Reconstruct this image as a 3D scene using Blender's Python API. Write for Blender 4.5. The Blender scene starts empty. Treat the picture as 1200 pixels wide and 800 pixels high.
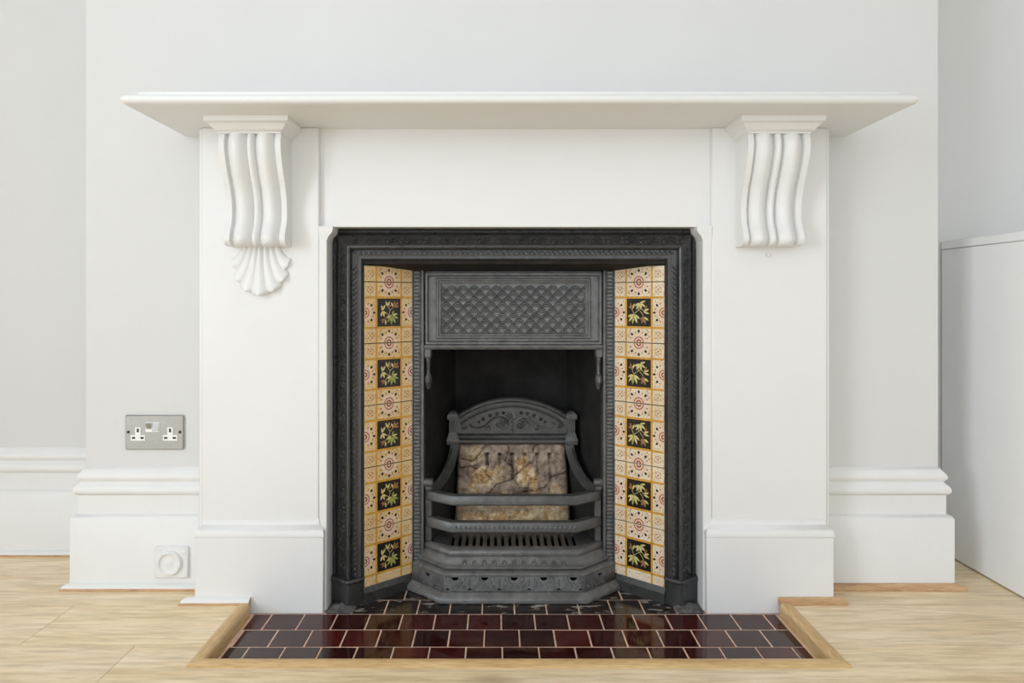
import bpy, bmesh, math, random
from mathutils import Vector, Matrix, noise
random.seed(7)
PI = math.pi
scene = bpy.context.scene
COL = scene.collection

# ------------------------------------------------------------------ camera
FPX = 804.0                       # focal length in pixels of the 1200 px wide frame
cam_d = bpy.data.cameras.new('camera')
cam = bpy.data.objects.new('camera', cam_d); COL.objects.link(cam)
cam.location = (0, -1.72, 0.762); cam.rotation_euler = (PI / 2, 0, 0)
cam_d.sensor_width = 36; cam_d.lens = 36 * FPX / 1200
cam_d.shift_x = 17 / 1200; cam_d.shift_y = -48 / 1200
cam_d.clip_start = 0.02
scene.camera = cam

# ------------------------------------------------------------------ world, left window daylight, rear fill light, exposure
world = bpy.data.worlds.new('world'); scene.world = world; world.use_nodes = True
bg = world.node_tree.nodes['Background']
bg.inputs[0].default_value = (0.86, 0.92, 1.0, 1); bg.inputs[1].default_value = 1.0
def area(name, loc, rot, sx, sy, power, color=(1, 1, 1)):
    l = bpy.data.lights.new(name, 'AREA'); l.shape = 'RECTANGLE'; l.size = sx; l.size_y = sy
    l.energy = power; l.color = color
    o = bpy.data.objects.new(name, l); COL.objects.link(o); o.location = loc; o.rotation_euler = rot
    return o
# daylight in the left wall's window; unseen rear window added as fill light
area('window_daylight_left', (-2.67, -2.75, 1.40), (0, -PI / 2, 0), 1.96, 1.40, 66, (0.84, 0.92, 1.0))
area('window_fill_rear', (0.55, -4.22, 1.28), (PI / 2, 0, 0), 2.6, 1.9, 22, (0.84, 0.92, 1.0))
scene.view_settings.view_transform = 'Standard'
scene.view_settings.look = 'None'
scene.view_settings.exposure = 0.11
scene.view_settings.gamma = 1.0
scene.view_settings.use_curve_mapping = False
scene.cycles.max_bounces = 10
scene.cycles.diffuse_bounces = 6
scene.cycles.use_denoising = True
scene.cycles.sample_clamp_indirect = 6

# ------------------------------------------------------------------ materials
def srgb(r, g, b):
    f = lambda c: (c / 255 / 12.92) if c / 255 <= 0.04045 else ((c / 255 + 0.055) / 1.055) ** 2.4
    return (f(r), f(g), f(b), 1)
class NT:
    def __init__(s, m): s.t = m.node_tree; s.n = m.node_tree.nodes; s.l = m.node_tree.links
    def add(s, typ, **kw):
        n = s.n.new(typ)
        for k, v in kw.items():
            if k.startswith('i_'): n.inputs[k[2:].replace('_', ' ')].default_value = v
            else: setattr(n, k, v)
        return n
    def link(s, a, b): s.l.new(a, b)
    def ramp(s, fac, stops):
        r = s.n.new('ShaderNodeValToRGB'); e = r.color_ramp.elements
        while len(e) < len(stops): e.new(0.5)
        for q, (p, c) in zip(e, stops): q.position = p; q.color = c
        s.l.new(fac, r.inputs[0]); return r.outputs[0]
    def mix(s, fac, a, b, mode='MIX'):
        m = s.n.new('ShaderNodeMix'); m.data_type = 'RGBA'; m.blend_type = mode
        for sock, v in ((0, fac), (6, a), (7, b)):
            if hasattr(v, 'is_linked'): s.l.new(v, m.inputs[sock])
            else: m.inputs[sock].default_value = v
        return m.outputs[2]
    def math(s, op, a, b=0.0):
        m = s.n.new('ShaderNodeMath'); m.operation = op
        for i, v in ((0, a), (1, b)):
            if hasattr(v, 'is_linked'): s.l.new(v, m.inputs[i])
            else: m.inputs[i].default_value = v
        return m.outputs[0]
    def noise(s, vec, scale, detail=3, rough=0.5):
        n = s.n.new('ShaderNodeTexNoise'); n.inputs['Scale'].default_value = scale
        n.inputs['Detail'].default_value = detail; n.inputs['Roughness'].default_value = rough
        if vec: s.l.new(vec, n.inputs['Vector'])
        return n.outputs['Fac']
def new_mat(name, color=(0.8, 0.8, 0.8, 1), rough=0.5, metallic=0.0, spec=0.5):
    m = bpy.data.materials.new(name); m.use_nodes = True
    b = m.node_tree.nodes['Principled BSDF']
    b.inputs['Base Color'].default_value = color; b.inputs['Roughness'].default_value = rough
    b.inputs['Metallic'].default_value = metallic; b.inputs['Specular IOR Level'].default_value = spec
    m.diffuse_color = color
    return m, NT(m), b
def world_pos(t):
    return t.add('ShaderNodeNewGeometry').outputs['Position']
def simple(name, color, rough=0.5, metallic=0.0, spec=0.5, var=0.06, nscale=20, bump=0.0, bscale=60, bdist=0.002):
    m, t, b = new_mat(name, color, rough, metallic, spec)
    p = world_pos(t)
    f = t.noise(p, nscale, 4)
    c0 = tuple(x * (1 - var) for x in color[:3]) + (1,); c1 = tuple(min(1, x * (1 + var)) for x in color[:3]) + (1,)
    t.link(t.ramp(f, [(0.3, c0), (0.7, c1)]), b.inputs['Base Color'])
    if bump:
        bn = t.add('ShaderNodeBump'); bn.inputs['Strength'].default_value = bump; bn.inputs['Distance'].default_value = bdist
        t.link(t.noise(p, bscale, 3), bn.inputs['Height']); t.link(bn.outputs[0], b.inputs['Normal'])
    return m
M = {}
M['wall'] = simple('wall_paint', (0.69, 0.69, 0.687, 1), 0.75, var=0.012, nscale=3, bump=0.12, bscale=90)
M['ceil'] = simple('ceiling_paint', (0.84, 0.84, 0.83, 1), 0.8, var=0.01)
M['white'] = simple('white_gloss_paint', (0.785, 0.785, 0.78, 1), 0.42, var=0.012, nscale=6, bump=0.10, bscale=45, bdist=0.003)
M['thick'] = simple('thick_brushed_paint', (0.785, 0.785, 0.78, 1), 0.45, var=0.015, nscale=9, bump=0.22, bscale=38, bdist=0.004)
M['cab'] = simple('cupboard_laminate', (0.90, 0.90, 0.895, 1), 0.5, var=0.008)
def make_iron(name, col, rough, speck):
    m, t, b = new_mat(name, col, rough, spec=0.75)
    p = world_pos(t)
    f = t.noise(p, 40, 5, 0.6)
    c = t.ramp(f, [(0.3, tuple(x * 0.62 for x in col[:3]) + (1,)), (0.7, tuple(x * 1.38 for x in col[:3]) + (1,))])
    if speck:
        sp = t.math('MULTIPLY', t.ramp(t.noise(p, 210, 2), [(0.735, (0, 0, 0, 1)), (0.76, (1, 1, 1, 1))]), 0.8)
        c = t.mix(sp, c, srgb(205, 202, 196))
    t.link(c, b.inputs['Base Color'])
    t.link(t.ramp(t.noise(p, 75, 3), [(0.3, (rough - 0.08,) * 3 + (1,)), (0.7, (rough + 0.14,) * 3 + (1,))]), b.inputs['Roughness'])
    bn = t.add('ShaderNodeBump'); bn.inputs['Strength'].default_value = 0.45; bn.inputs['Distance'].default_value = 0.0012
    t.link(t.noise(p, 230, 4, 0.6), bn.inputs['Height']); t.link(bn.outputs[0], b.inputs['Normal'])
    return m
M['ironb'] = make_iron('graphite_polished_iron', (0.100, 0.100, 0.099, 1), 0.36, True)
M['iron'] = make_iron('black_stove_paint', (0.026, 0.026, 0.0255, 1), 0.32, False)
M['grate'] = make_iron('dark_grate_iron', (0.062, 0.062, 0.061, 1), 0.36, False)  # darker tone than the hood's iron, for bars, uprights and bottom grate
M['gback'] = make_iron('shaded_back_iron', (0.046, 0.046, 0.045, 1), 0.40, False)  # shade of the firebox put into a darker copy of the iron
M['soot'] = simple('sooty_firebox', (0.022, 0.021, 0.020, 1), 0.85, spec=0.2, var=0.4, nscale=14, bump=0.3, bscale=120)
M['soot2'] = simple('sooty_plate', (0.030, 0.030, 0.029, 1), 0.7, spec=0.3, var=0.3, nscale=20, bump=0.3, bscale=160)
M['ochre'] = simple('ochre_glaze', srgb(204, 150, 58), 0.22, var=0.18, nscale=120)
M['black_glaze'] = simple('black_glaze', srgb(30, 26, 20), 0.2, var=0.2, nscale=80)
M['red_glaze'] = simple('red_glaze', srgb(150, 84, 62), 0.25, var=0.2, nscale=150)
M['pink_glaze'] = simple('pale_pink_glaze', srgb(224, 196, 172), 0.25, var=0.08, nscale=150)
M['leaf_y'] = simple('straw_leaf_glaze', srgb(206, 192, 128), 0.25, var=0.2, nscale=200)
M['leaf_g'] = simple('green_leaf_glaze', srgb(152, 156, 84), 0.25, var=0.25, nscale=200)
M['leaf_r'] = simple('rust_leaf_glaze', srgb(152, 106, 66), 0.25, var=0.25, nscale=200)
M['grout'] = simple('hearth_grout', srgb(224, 192, 172), 0.9, var=0.2, nscale=60, bump=0.3, bscale=200)
M['steel'] = simple('brushed_steel', (0.40, 0.40, 0.395, 1), 0.36, metallic=0.8, var=0.04, nscale=120)
M['plastic'] = simple('white_plastic', (0.86, 0.86, 0.85, 1), 0.3, var=0.01)
M['dark'] = simple('dark_slot', (0.02, 0.02, 0.02, 1), 0.6, var=0.1)
M['sealant'] = simple('dirty_mortar', (0.10, 0.10, 0.098, 1), 0.85, var=0.6, nscale=60, bump=0.8, bscale=120, bdist=0.004)

def make_cream(nm, c_lo, c_hi):
    m, t, b = new_mat(nm, srgb(232, 212, 178), 0.2)
    co = t.add('ShaderNodeTexCoord').outputs['Object']
    v = t.add('ShaderNodeTexVoronoi'); v.feature = 'DISTANCE_TO_EDGE'; v.inputs['Scale'].default_value = 165
    t.link(co, v.inputs['Vector'])
    w = t.noise(co, 300, 2)
    line = t.ramp(v.outputs['Distance'], [(0.03, (1, 1, 1, 1)), (0.16, (0, 0, 0, 1))])
    sp = t.ramp(w, [(0.42, (0, 0, 0, 1)), (0.62, (1, 1, 1, 1))])
    fac = t.math('MULTIPLY', line, sp)
    fac = t.math('MULTIPLY', fac, 0.75)
    base_tone = t.ramp(t.noise(world_pos(t), 9, 4), [(0.3, c_lo), (0.7, c_hi)])
    t.link(t.mix(fac, base_tone, srgb(150, 100, 62)), b.inputs['Base Color'])
    return m
M['cream'] = make_cream('cream_printed_glaze', srgb(222, 204, 172), srgb(238, 224, 200))
M['amber'] = make_cream('amber_printed_glaze', srgb(218, 186, 134), srgb(234, 208, 162))  # amber ground for the left cheek's tiles only

def make_hearth():
    m, t, b = new_mat('oxblood_glazed_tile', srgb(58, 20, 18), 0.07, spec=0.45)
    oi = t.add('ShaderNodeObjectInfo').outputs['Random']
    p = world_pos(t)
    c = t.ramp(oi, [(0.0, srgb(44, 17, 16)), (0.5, srgb(62, 20, 18)), (1.0, srgb(78, 27, 22))])
    n = t.ramp(t.noise(p, 28, 4), [(0.3, (0.7, 0.7, 0.7, 1)), (0.7, (1.15, 1.1, 1.1, 1))])
    c = t.mix(1.0, c, n, 'MULTIPLY')
    s = t.ramp(t.noise(p, 330, 2), [(0.70, (0, 0, 0, 1)), (0.74, (1, 1, 1, 1))])
    c = t.mix(t.math('MULTIPLY', s, 0.5), c, srgb(170, 150, 140))
    t.link(c, b.inputs['Base Color'])
    r = t.ramp(t.noise(p, 14, 4), [(0.35, (0.05, 0.05, 0.05, 1)), (0.75, (0.18, 0.18, 0.18, 1))])
    t.link(r, b.inputs['Roughness'])
    bn = t.add('ShaderNodeBump'); bn.inputs['Strength'].default_value = 0.12; bn.inputs['Distance'].default_value = 0.002
    t.link(t.noise(p, 22, 2), bn.inputs['Height']); t.link(bn.outputs[0], b.inputs['Normal'])
    return m
M['hearth'] = make_hearth()
def make_blacktile():
    m, t, b = new_mat('black_painted_tile', srgb(34, 30, 28), 0.16, spec=0.5)
    p = world_pos(t)
    mp = t.add('ShaderNodeMapping'); mp.inputs['Scale'].default_value = (14, 42, 14); t.link(p, mp.inputs['Vector'])
    s = t.ramp(t.noise(mp.outputs[0], 1.0, 5, 0.6), [(0.565, (0, 0, 0, 1)), (0.66, (1, 1, 1, 1))])
    base = t.ramp(t.noise(p, 12, 3), [(0.35, srgb(26, 24, 24)), (0.7, srgb(50, 36, 33))])
    t.link(t.mix(t.math('MULTIPLY', s, 0.7), base, srgb(190, 186, 180)), b.inputs['Base Color'])
    r = t.ramp(s, [(0.0, (0.14, 0.14, 0.14, 1)), (1.0, (0.6, 0.6, 0.6, 1))]); t.link(r, b.inputs['Roughness'])
    return m
M['blacktile'] = make_blacktile()

def make_oak(name, lo, mid, hi, axis=(1.0, 1.0, 1.0), plank=True, rough=0.42):
    m, t, b = new_mat(name, mid, rough, spec=0.4)
    p = world_pos(t)
    oi = t.add('ShaderNodeObjectInfo').outputs['Random']
    off = t.add('ShaderNodeCombineXYZ')
    t.link(t.math('MULTIPLY', oi, 37.0), off.inputs[0]); t.link(t.math('MULTIPLY', oi, 11.0), off.inputs[1])
    ad = t.add('ShaderNodeVectorMath'); ad.operation = 'ADD'; t.link(p, ad.inputs[0]); t.link(off.outputs[0], ad.inputs[1])
    mp = t.add('ShaderNodeMapping'); mp.inputs['Scale'].default_value = axis; t.link(ad.outputs[0], mp.inputs['Vector'])
    g = t.noise(mp.outputs[0], 1.0, 6, 0.62)
    mp2 = t.add('ShaderNodeMapping'); mp2.inputs['Scale'].default_value = tuple(a * 6 for a in axis); t.link(ad.outputs[0], mp2.inputs['Vector'])
    fine = t.noise(mp2.outputs[0], 1.0, 4, 0.6)
    c = t.ramp(g, [(0.28, lo), (0.5, mid), (0.72, hi)])
    fr = t.ramp(fine, [(0.35, (0.80, 0.765, 0.71, 1)), (0.6, (1.04, 1.04, 1.04, 1))])
    c = t.mix(1.0, c, fr, 'MULTIPLY')
    if plank:   # brownish streaks and knots
        k = t.ramp(t.noise(mp.outputs[0], 0.55, 3, 0.55), [(0.60, (0, 0, 0, 1)), (0.76, (1, 1, 1, 1))])
        c = t.mix(t.math('MULTIPLY', k, 0.55), c, srgb(170, 130, 88))
        mp3 = t.add('ShaderNodeMapping'); mp3.inputs['Scale'].default_value = (1.9, 5.2, 1.0); t.link(ad.outputs[0], mp3.inputs['Vector'])
        vo = t.add('ShaderNodeTexVoronoi'); vo.inputs['Scale'].default_value = 1.0; t.link(mp3.outputs[0], vo.inputs['Vector'])
        kn = t.ramp(t.math('ADD', vo.outputs['Distance'], t.math('MULTIPLY', t.noise(mp2.outputs[0], 0.6, 3), 0.16)), [(0.11, (1, 1, 1, 1)), (0.24, (0, 0, 0, 1))])
        c = t.mix(t.math('MULTIPLY', kn, 0.6), c, srgb(128, 94, 64))
        tone = t.ramp(oi, [(0, (0.94, 0.93, 0.92, 1)), (1, (1.03, 1.03, 1.02, 1))])
        c = t.mix(1.0, c, tone, 'MULTIPLY')
    t.link(c, b.inputs['Base Color'])
    bn = t.add('ShaderNodeBump'); bn.inputs['Strength'].default_value = 0.06; bn.inputs['Distance'].default_value = 0.001
    t.link(fine, bn.inputs['Height']); t.link(bn.outputs[0], b.inputs['Normal'])
    return m
M['oak'] = make_oak('oak_floorboard', srgb(228, 202, 162), srgb(241, 221, 187), srgb(247, 231, 203), (1.6, 17.0, 3.0))
M['oaktrim'] = make_oak('oak_beading', srgb(176, 136, 100), srgb(198, 160, 122), srgb(212, 178, 140), (6.0, 60.0, 60.0), plank=False)
M['kerb_y'] = make_oak('oak_kerb_side', srgb(190, 154, 106), srgb(212, 178, 128), srgb(224, 194, 146), (60.0, 5.0, 60.0), plank=False)
M['kerb_x'] = make_oak('oak_kerb_front', srgb(190, 154, 106), srgb(212, 178, 128), srgb(224, 194, 146), (5.0, 60.0, 60.0), plank=False)

def make_clay():
    m, t, b = new_mat('scorched_fireclay', srgb(120, 98, 78), 0.9, spec=0.15)
    p = world_pos(t)
    at = t.add('ShaderNodeAttribute'); at.attribute_name = 'exposed'
    at2 = t.add('ShaderNodeAttribute'); at2.attribute_name = 'crack_edge'
    face = t.ramp(t.noise(p, 32, 8, 0.7), [(0.28, srgb(74, 62, 54)), (0.46, srgb(142, 124, 110)), (0.64, srgb(192, 174, 156))])
    raw = t.ramp(t.noise(p, 42, 6, 0.7), [(0.32, srgb(138, 98, 60)), (0.48, srgb(208, 172, 124)), (0.6, srgb(246, 232, 196))])
    c = t.mix(at.outputs['Fac'], face, raw)
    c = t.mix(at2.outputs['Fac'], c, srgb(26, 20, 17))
    t.link(c, b.inputs['Base Color'])
    bn = t.add('ShaderNodeBump'); bn.inputs['Strength'].default_value = 1.0; bn.inputs['Distance'].default_value = 0.006
    t.link(t.noise(p, 150, 6, 0.7), bn.inputs['Height']); t.link(bn.outputs[0], b.inputs['Normal'])
    return m
M['clay'] = make_clay()

# ------------------------------------------------------------------ mesh helpers
WLOC = {}
class MB:
    """collects shapes; build() links them as ONE mesh object"""
    def __init__(s): s.v = []; s.f = []; s.m = []; s.mi = 0
    def add(s, vs, fs):
        o = len(s.v); s.v += [tuple(v) for v in vs]; s.f += [tuple(i + o for i in f) for f in fs]; s.m += [s.mi] * len(fs)
        return s
    def box(s, x0, x1, y0, y1, z0, z1, c=0.0):
        if c <= 0:
            v = [(x, y, z) for x in (x0, x1) for y in (y0, y1) for z in (z0, z1)]
            return s.add(v, [(0, 1, 3, 2), (4, 6, 7, 5), (0, 4, 5, 1), (2, 3, 7, 6), (0, 2, 6, 4), (1, 5, 7, 3)])
        c = min(c, (x1 - x0) / 2.01, (y1 - y0) / 2.01, (z1 - z0) / 2.01)
        X = (x0, x1); Y = (y0, y1); Z = (z0, z1); v = []; idx = {}
        for i in (0, 1):
            for j in (0, 1):
                for k in (0, 1):
                    sx = c if i == 0 else -c; sy = c if j == 0 else -c; sz = c if k == 0 else -c
                    for a, pt in enumerate(((X[i], Y[j] + sy, Z[k] + sz), (X[i] + sx, Y[j], Z[k] + sz), (X[i] + sx, Y[j] + sy, Z[k]))):
                        idx[i, j, k, a] = len(v); v.append(pt)
        f = []
        for i in (0, 1): f.append([idx[i, j, k, 0] for j, k in ((0, 0), (0, 1), (1, 1), (1, 0))])
        for j in (0, 1): f.append([idx[i, j, k, 1] for i, k in ((0, 0), (0, 1), (1, 1), (1, 0))])
        for k in (0, 1): f.append([idx[i, j, k, 2] for i, j in ((0, 0), (0, 1), (1, 1), (1, 0))])
        for j in (0, 1):
            for k in (0, 1): f.append([idx[0, j, k, 1], idx[1, j, k, 1], idx[1, j, k, 2], idx[0, j, k, 2]])
        for i in (0, 1):
            for k in (0, 1): f.append([idx[i, 0, k, 0], idx[i, 1, k, 0], idx[i, 1, k, 2], idx[i, 0, k, 2]])
        for i in (0, 1):
            for j in (0, 1): f.append([idx[i, j, 0, 0], idx[i, j, 1, 0], idx[i, j, 1, 1], idx[i, j, 0, 1]])
        for i in (0, 1):
            for j in (0, 1):
                for k in (0, 1): f.append([idx[i, j, k, a] for a in (0, 1, 2)])
        return s.add(v, f)
    def loft(s, rings, closed=True, caps=True):
        n = len(rings[0]); v = [p for r in rings for p in r]; f = []
        for i in range(len(rings) - 1):
            for j in range(n if closed else n - 1):
                k = (j + 1) % n
                f.append((i * n + j, i * n + k, (i + 1) * n + k, (i + 1) * n + j))
        if caps:
            f.append(tuple(range(n))); f.append(tuple((len(rings) - 1) * n + j for j in range(n)))
        return s.add(v, f)
    def prism(s, poly, mapf, h0, h1):
        return s.loft([[mapf(a, b, h0) for a, b in poly], [mapf(a, b, h1) for a, b in poly]])
    def tube(s, pts, r, n=6, caps=True, closed=False):
        pts = [Vector(p) for p in pts]; rings = []
        N = len(pts)
        for i, p in enumerate(pts):
            a = pts[(i - 1) % N] if (closed or i) else p; b = pts[(i + 1) % N] if (closed or i < N - 1) else p
            t = (b - a).normalized()
            up = Vector((0, -1, 0)) if abs(t.y) < 0.9 else Vector((1, 0, 0))
            u = t.cross(up).normalized(); w = t.cross(u)
            rr = r(i / max(1, N - 1)) if callable(r) else r
            rings.append([p + u * (rr * math.cos(2 * PI * k / n)) + w * (rr * math.sin(2 * PI * k / n)) for k in range(n)])
        if closed: rings.append(rings[0]); caps = False
        return s.loft(rings, True, caps)
    def lathe(s, prof, origin, axis='Z', n=20):
        o = Vector(origin); rings = []
        for r, h in prof:
            ring = []
            for k in range(n):
                c, d = r * math.cos(2 * PI * k / n), r * math.sin(2 * PI * k / n)
                ring.append(o + (Vector((c, d, h)) if axis == 'Z' else Vector((c, h, d)) if axis == 'Y' else Vector((h, c, d))))
            rings.append(ring)
        return s.loft(rings)
    def ell(s, c, a, b, d, nu=8, nv=5):
        """ellipsoid with half-axis vectors a, b, d"""
        c, a, b, d = Vector(c), Vector(a), Vector(b), Vector(d); rings = []
        for i in range(nv + 1):
            th = PI * (0.04 + 0.92 * i / nv)
            rings.append([c + a * (-math.cos(th)) + (b * math.cos(2 * PI * k / nu) + d * math.sin(2 * PI * k / nu)) * math.sin(th) for k in range(nu)])
        return s.loft(rings)
    def build(s, name, mats, parent=None, smooth=38, loc=None, rotz=0.0):
        me = s.mesh(name, mats, smooth)
        return place(name, me, parent, loc, rotz)
    def mesh(s, name, mats, smooth=38):
        me = bpy.data.meshes.new(name); me.from_pydata(s.v, [], s.f)
        if not isinstance(mats, (list, tuple)): mats = [mats]
        for m in mats: me.materials.append(M[m])
        me.polygons.foreach_set('material_index', s.m)
        bm = bmesh.new(); bm.from_mesh(me); bmesh.ops.recalc_face_normals(bm, faces=bm.faces); bm.to_mesh(me); bm.free()
        if smooth:
            me.shade_smooth(); me.set_sharp_from_angle(angle=math.radians(smooth))
        me.update(); return me
def place(name, me, parent=None, loc=None, rotz=0.0):
    o = bpy.data.objects.new(name, me); COL.objects.link(o)
    if parent:
        o.parent = parent; o.matrix_parent_inverse = Matrix.Translation(-WLOC[parent.name])
    if loc: o.location = loc
    o.rotation_euler = (0, 0, rotz)
    WLOC[o.name] = Vector(loc or (0, 0, 0))
    return o
def tag(o, label, cat=None, group=None, kind=None):
    o['label'] = label
    if cat: o['category'] = cat
    if group: o['group'] = group
    if kind: o['kind'] = kind
    return o
def thing(name, loc, label, cat, group=None):
    o = bpy.data.objects.new(name, None); COL.objects.link(o); o.location = loc; o.empty_display_size = 0.1
    WLOC[o.name] = Vector(loc)
    return tag(o, label, cat, group)
def struct(o, label): return tag(o, label, kind='structure')
def offset(pts, d, closed=False):
    """mitred offset of a 2D polyline to its left side"""
    n = len(pts); out = []
    for i in range(n):
        p = Vector(pts[i]); es = []
        if i > 0 or closed: es.append((p - Vector(pts[i - 1])).normalized())
        if i < n - 1 or closed: es.append((Vector(pts[(i + 1) % n]) - p).normalized())
        ns = [Vector((-e.y, e.x)) for e in es]
        if len(ns) == 1: q = p + ns[0] * d
        else:
            b = (ns[0] + ns[1]); b = b / b.length
            q = p + b * (d / max(0.2, b.dot(ns[0])))
        out.append((q.x, q.y))
    return out
def sweep(mb, pts, prof, mapf, loop=False, closed=False, caps=True):
    """profile [(offset, h)] swept along a 2D polyline; mapf(a, b, h) -> 3D"""
    rings = [[mapf(a, b, h) for a, b in offset(pts, o, closed)] for o, h in prof]
    if loop: rings.append(rings[0])
    mb.loft(rings, closed=closed, caps=False)
    if caps and not closed:
        n = len(rings[0]); base = len(mb.v) - len(rings) * n; k = len(prof)
        mb.f.append(tuple(base + i * n for i in range(k))); mb.m.append(mb.mi)
        mb.f.append(tuple(base + i * n + n - 1 for i in range(k))); mb.m.append(mb.mi)
    return mb
PLAN = lambda a, b, h: (a, b, h)          # plan polyline, height h
FRONT = lambda a, b, h: (a, h, b)         # elevation polyline, depth h

# ------------------------------------------------------------------ dimensions (metres; hearth tiles at z = 0)
WALL_Y = 0.056; ALC_Y = 0.287; FZ = 0.027
BX0, BX1 = -1.065, 1.140                  # chimney breast
RX0, RX1, RY0, CEIL = -2.70, 2.10, -4.25, 2.75
XC = 0.0425                               # centre of the iron insert
FXL, FXR, FZT = -0.418, 0.503, 0.9425     # iron frame outline

# ------------------------------------------------------------------ room shell
mb = MB()
mb.box(BX0, -0.40, WALL_Y, WALL_Y + 0.06, 0, CEIL); mb.box(0.485, BX1, WALL_Y, WALL_Y + 0.06, 0, CEIL)
mb.box(-0.40, 0.485, WALL_Y, WALL_Y + 0.06, 0.925, CEIL)
mb.box(BX0, BX0 + 0.06, WALL_Y + 0.06, ALC_Y, 0, CEIL); mb.box(BX1 - 0.06, BX1, WALL_Y + 0.06, ALC_Y, 0, CEIL)
struct(mb.build('wall_chimney_breast', 'wall'), 'off-white painted chimney breast wall behind the fireplace surround')
struct(MB().box(RX0, BX0 + 0.06, ALC_Y, ALC_Y + 0.1, 0, CEIL).build('wall_alcove_left', 'wall'), 'off-white wall of the alcove left of the chimney breast')
struct(MB().box(BX1 - 0.06, RX1, ALC_Y, ALC_Y + 0.1, 0, CEIL).build('wall_alcove_right', 'wall'), 'off-white wall of the alcove above the low cupboard')
mb = MB()
for a in ((RY0, -3.5, 0, CEIL), (-2.0, ALC_Y, 0, CEIL), (-3.5, -2.0, 0, 0.38), (-3.5, -2.0, 2.42, CEIL)):
    mb.box(RX0 - 0.2, RX0, a[0], a[1], a[2], a[3])
struct(mb.build('wall_left', 'wall'), 'off-white side wall of the room with a window, out of view')
struct(MB().box(RX1, RX1 + 0.1, RY0, ALC_Y, 0, CEIL).build('wall_right', 'wall'), 'off-white side wall of the room beside the low cupboard, out of view')
mb = MB()
for a in ((RX0, -0.8, 0, CEIL), (1.9, RX1, 0, CEIL), (-0.8, 1.9, 0, 0.28), (-0.8, 1.9, 2.28, CEIL)):
    mb.box(a[0], a[1], RY0 - 0.2, RY0, a[2], a[3])
struct(mb.build('wall_rear', 'wall'), 'off-white wall behind the camera with a wide opening added for fill light')
struct(MB().box(RX0, RX1, RY0, ALC_Y, CEIL, CEIL + 0.1).build('ceiling', 'ceil'), 'white painted ceiling, out of view')
def window(name, rect, mapf, nb, label):
    a0, a1, b0, b1 = rect; mb = MB()
    w = struct(sweep(mb, [(a0, b0), (a1, b0), (a1, b1), (a0, b1)], [(0, 0), (0.06, 0), (0.06, 0.05), (0, 0.05)], mapf, loop=True, closed=True).build(name, 'white'), label)
    for i in range(1, nb):
        x = a0 + (a1 - a0) * i / nb
        MB().prism([(x - 0.02, b0), (x + 0.02, b0), (x + 0.02, b1), (x - 0.02, b1)], mapf, 0.005, 0.045).build('glazing_bar', 'white', w)
window('window_1', (-3.5, -2.0, 0.38, 2.42), lambda a, b, h: (RX0 - 0.12 + h, a, b), 2, 'white window frame in the left wall, out of view')
window('rear_fill_window', (-0.8, 1.9, 0.28, 2.28), lambda a, b, h: (a, RY0 - 0.12 + h, b), 3, 'white window frame behind the camera, added around the fill light')  # unseen, added together with the rear fill lamp

# floor: sub-floor and every oak board
floor = struct(MB().box(RX0, RX1, RY0, ALC_Y, -0.10, -0.06).build('floor', 'oak'), 'pale oak board floor around the tiled hearth')
rng = random.Random(3)
def board(poly):
    MB().prism(offset(poly, 0.0006, True), PLAN, -0.02, FZ).build('floorboard', 'oak', floor, smooth=0)
HX0, HX1, HY0 = -0.596, 0.680, -0.318     # tiled field of the hearth
KW = 0.030                                # kerb width
seams = [0.287, 0.124, -0.066, -0.256]
while seams[-1] > RY0: seams.append(seams[-1] - 0.19)
seams[-1] = RY0
for i in range(len(seams) - 1):
    y1, y0 = seams[i], seams[i + 1]
    R = lambda a, b: board([(a, y0), (b, y0), (b, y1), (a, y1)])
    kx0, kx1, ky = HX0 - KW + 0.006, HX1 + KW - 0.006, HY0 - KW + 0.006
    if i == 0: R(RX0, -1.5); R(-1.5, BX0 + 0.03); R(BX1 - 0.03, RX1)
    elif i in (1, 2): R(RX0, -1.62 + 0.3 * i); R(-1.62 + 0.3 * i, kx0); R(kx1, 1.75 - 0.12 * i); R(1.75 - 0.12 * i, RX1)
    elif i == 3:
        R(RX0, -0.772)
        board([(-0.772, y0), (1.30, y0), (1.30, y1), (kx1, y1), (kx1, ky), (kx0, ky), (kx0, y1), (-0.772, y1)])
        R(1.30, RX1)
    else:
        x = RX0 + rng.uniform(0.5, 1.7); R(RX0, x)
        while RX1 - x > 2.0:
            n = x + rng.uniform(1.3, 1.9); R(x, n); x = n
        R(x, RX1)

# skirting
SK = [(0.0, FZ), (0.026, FZ), (0.026, 0.204), (0.022, 0.211), (0.013, 0.214), (0.013, 0.262), (0.017, 0.264), (0.021, 0.270),
      (0.022, 0.277), (0.019, 0.285), (0.012, 0.291), (0.009, 0.295), (0.011, 0.299), (0.015, 0.303), (0.016, 0.309), (0.013, 0.316), (0.007, 0.323), (0.003, 0.330), (0.0, 0.332)]
SKM = lambda a, b, h: (a, b, h)
def skirting(name, pts, label):
    return struct(sweep(MB(), pts, [(-o, z) for o, z in SK], SKM).build(name, 'thick', smooth=50), label)
skirting('baseboard_left', [(BX0, ALC_Y), (BX0, WALL_Y), (-0.70, WALL_Y)], 'tall white moulded skirting board on the chimney breast under the double socket')
skirting('baseboard_right', [(0.79, WALL_Y), (BX1, WALL_Y), (BX1, ALC_Y)], 'tall white moulded skirting board on the chimney breast beside the cupboard')
skirting('baseboard_alcove', [(RX0, ALC_Y), (BX0 - 0.027, ALC_Y)], 'tall white moulded skirting board in the left alcove')

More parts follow.
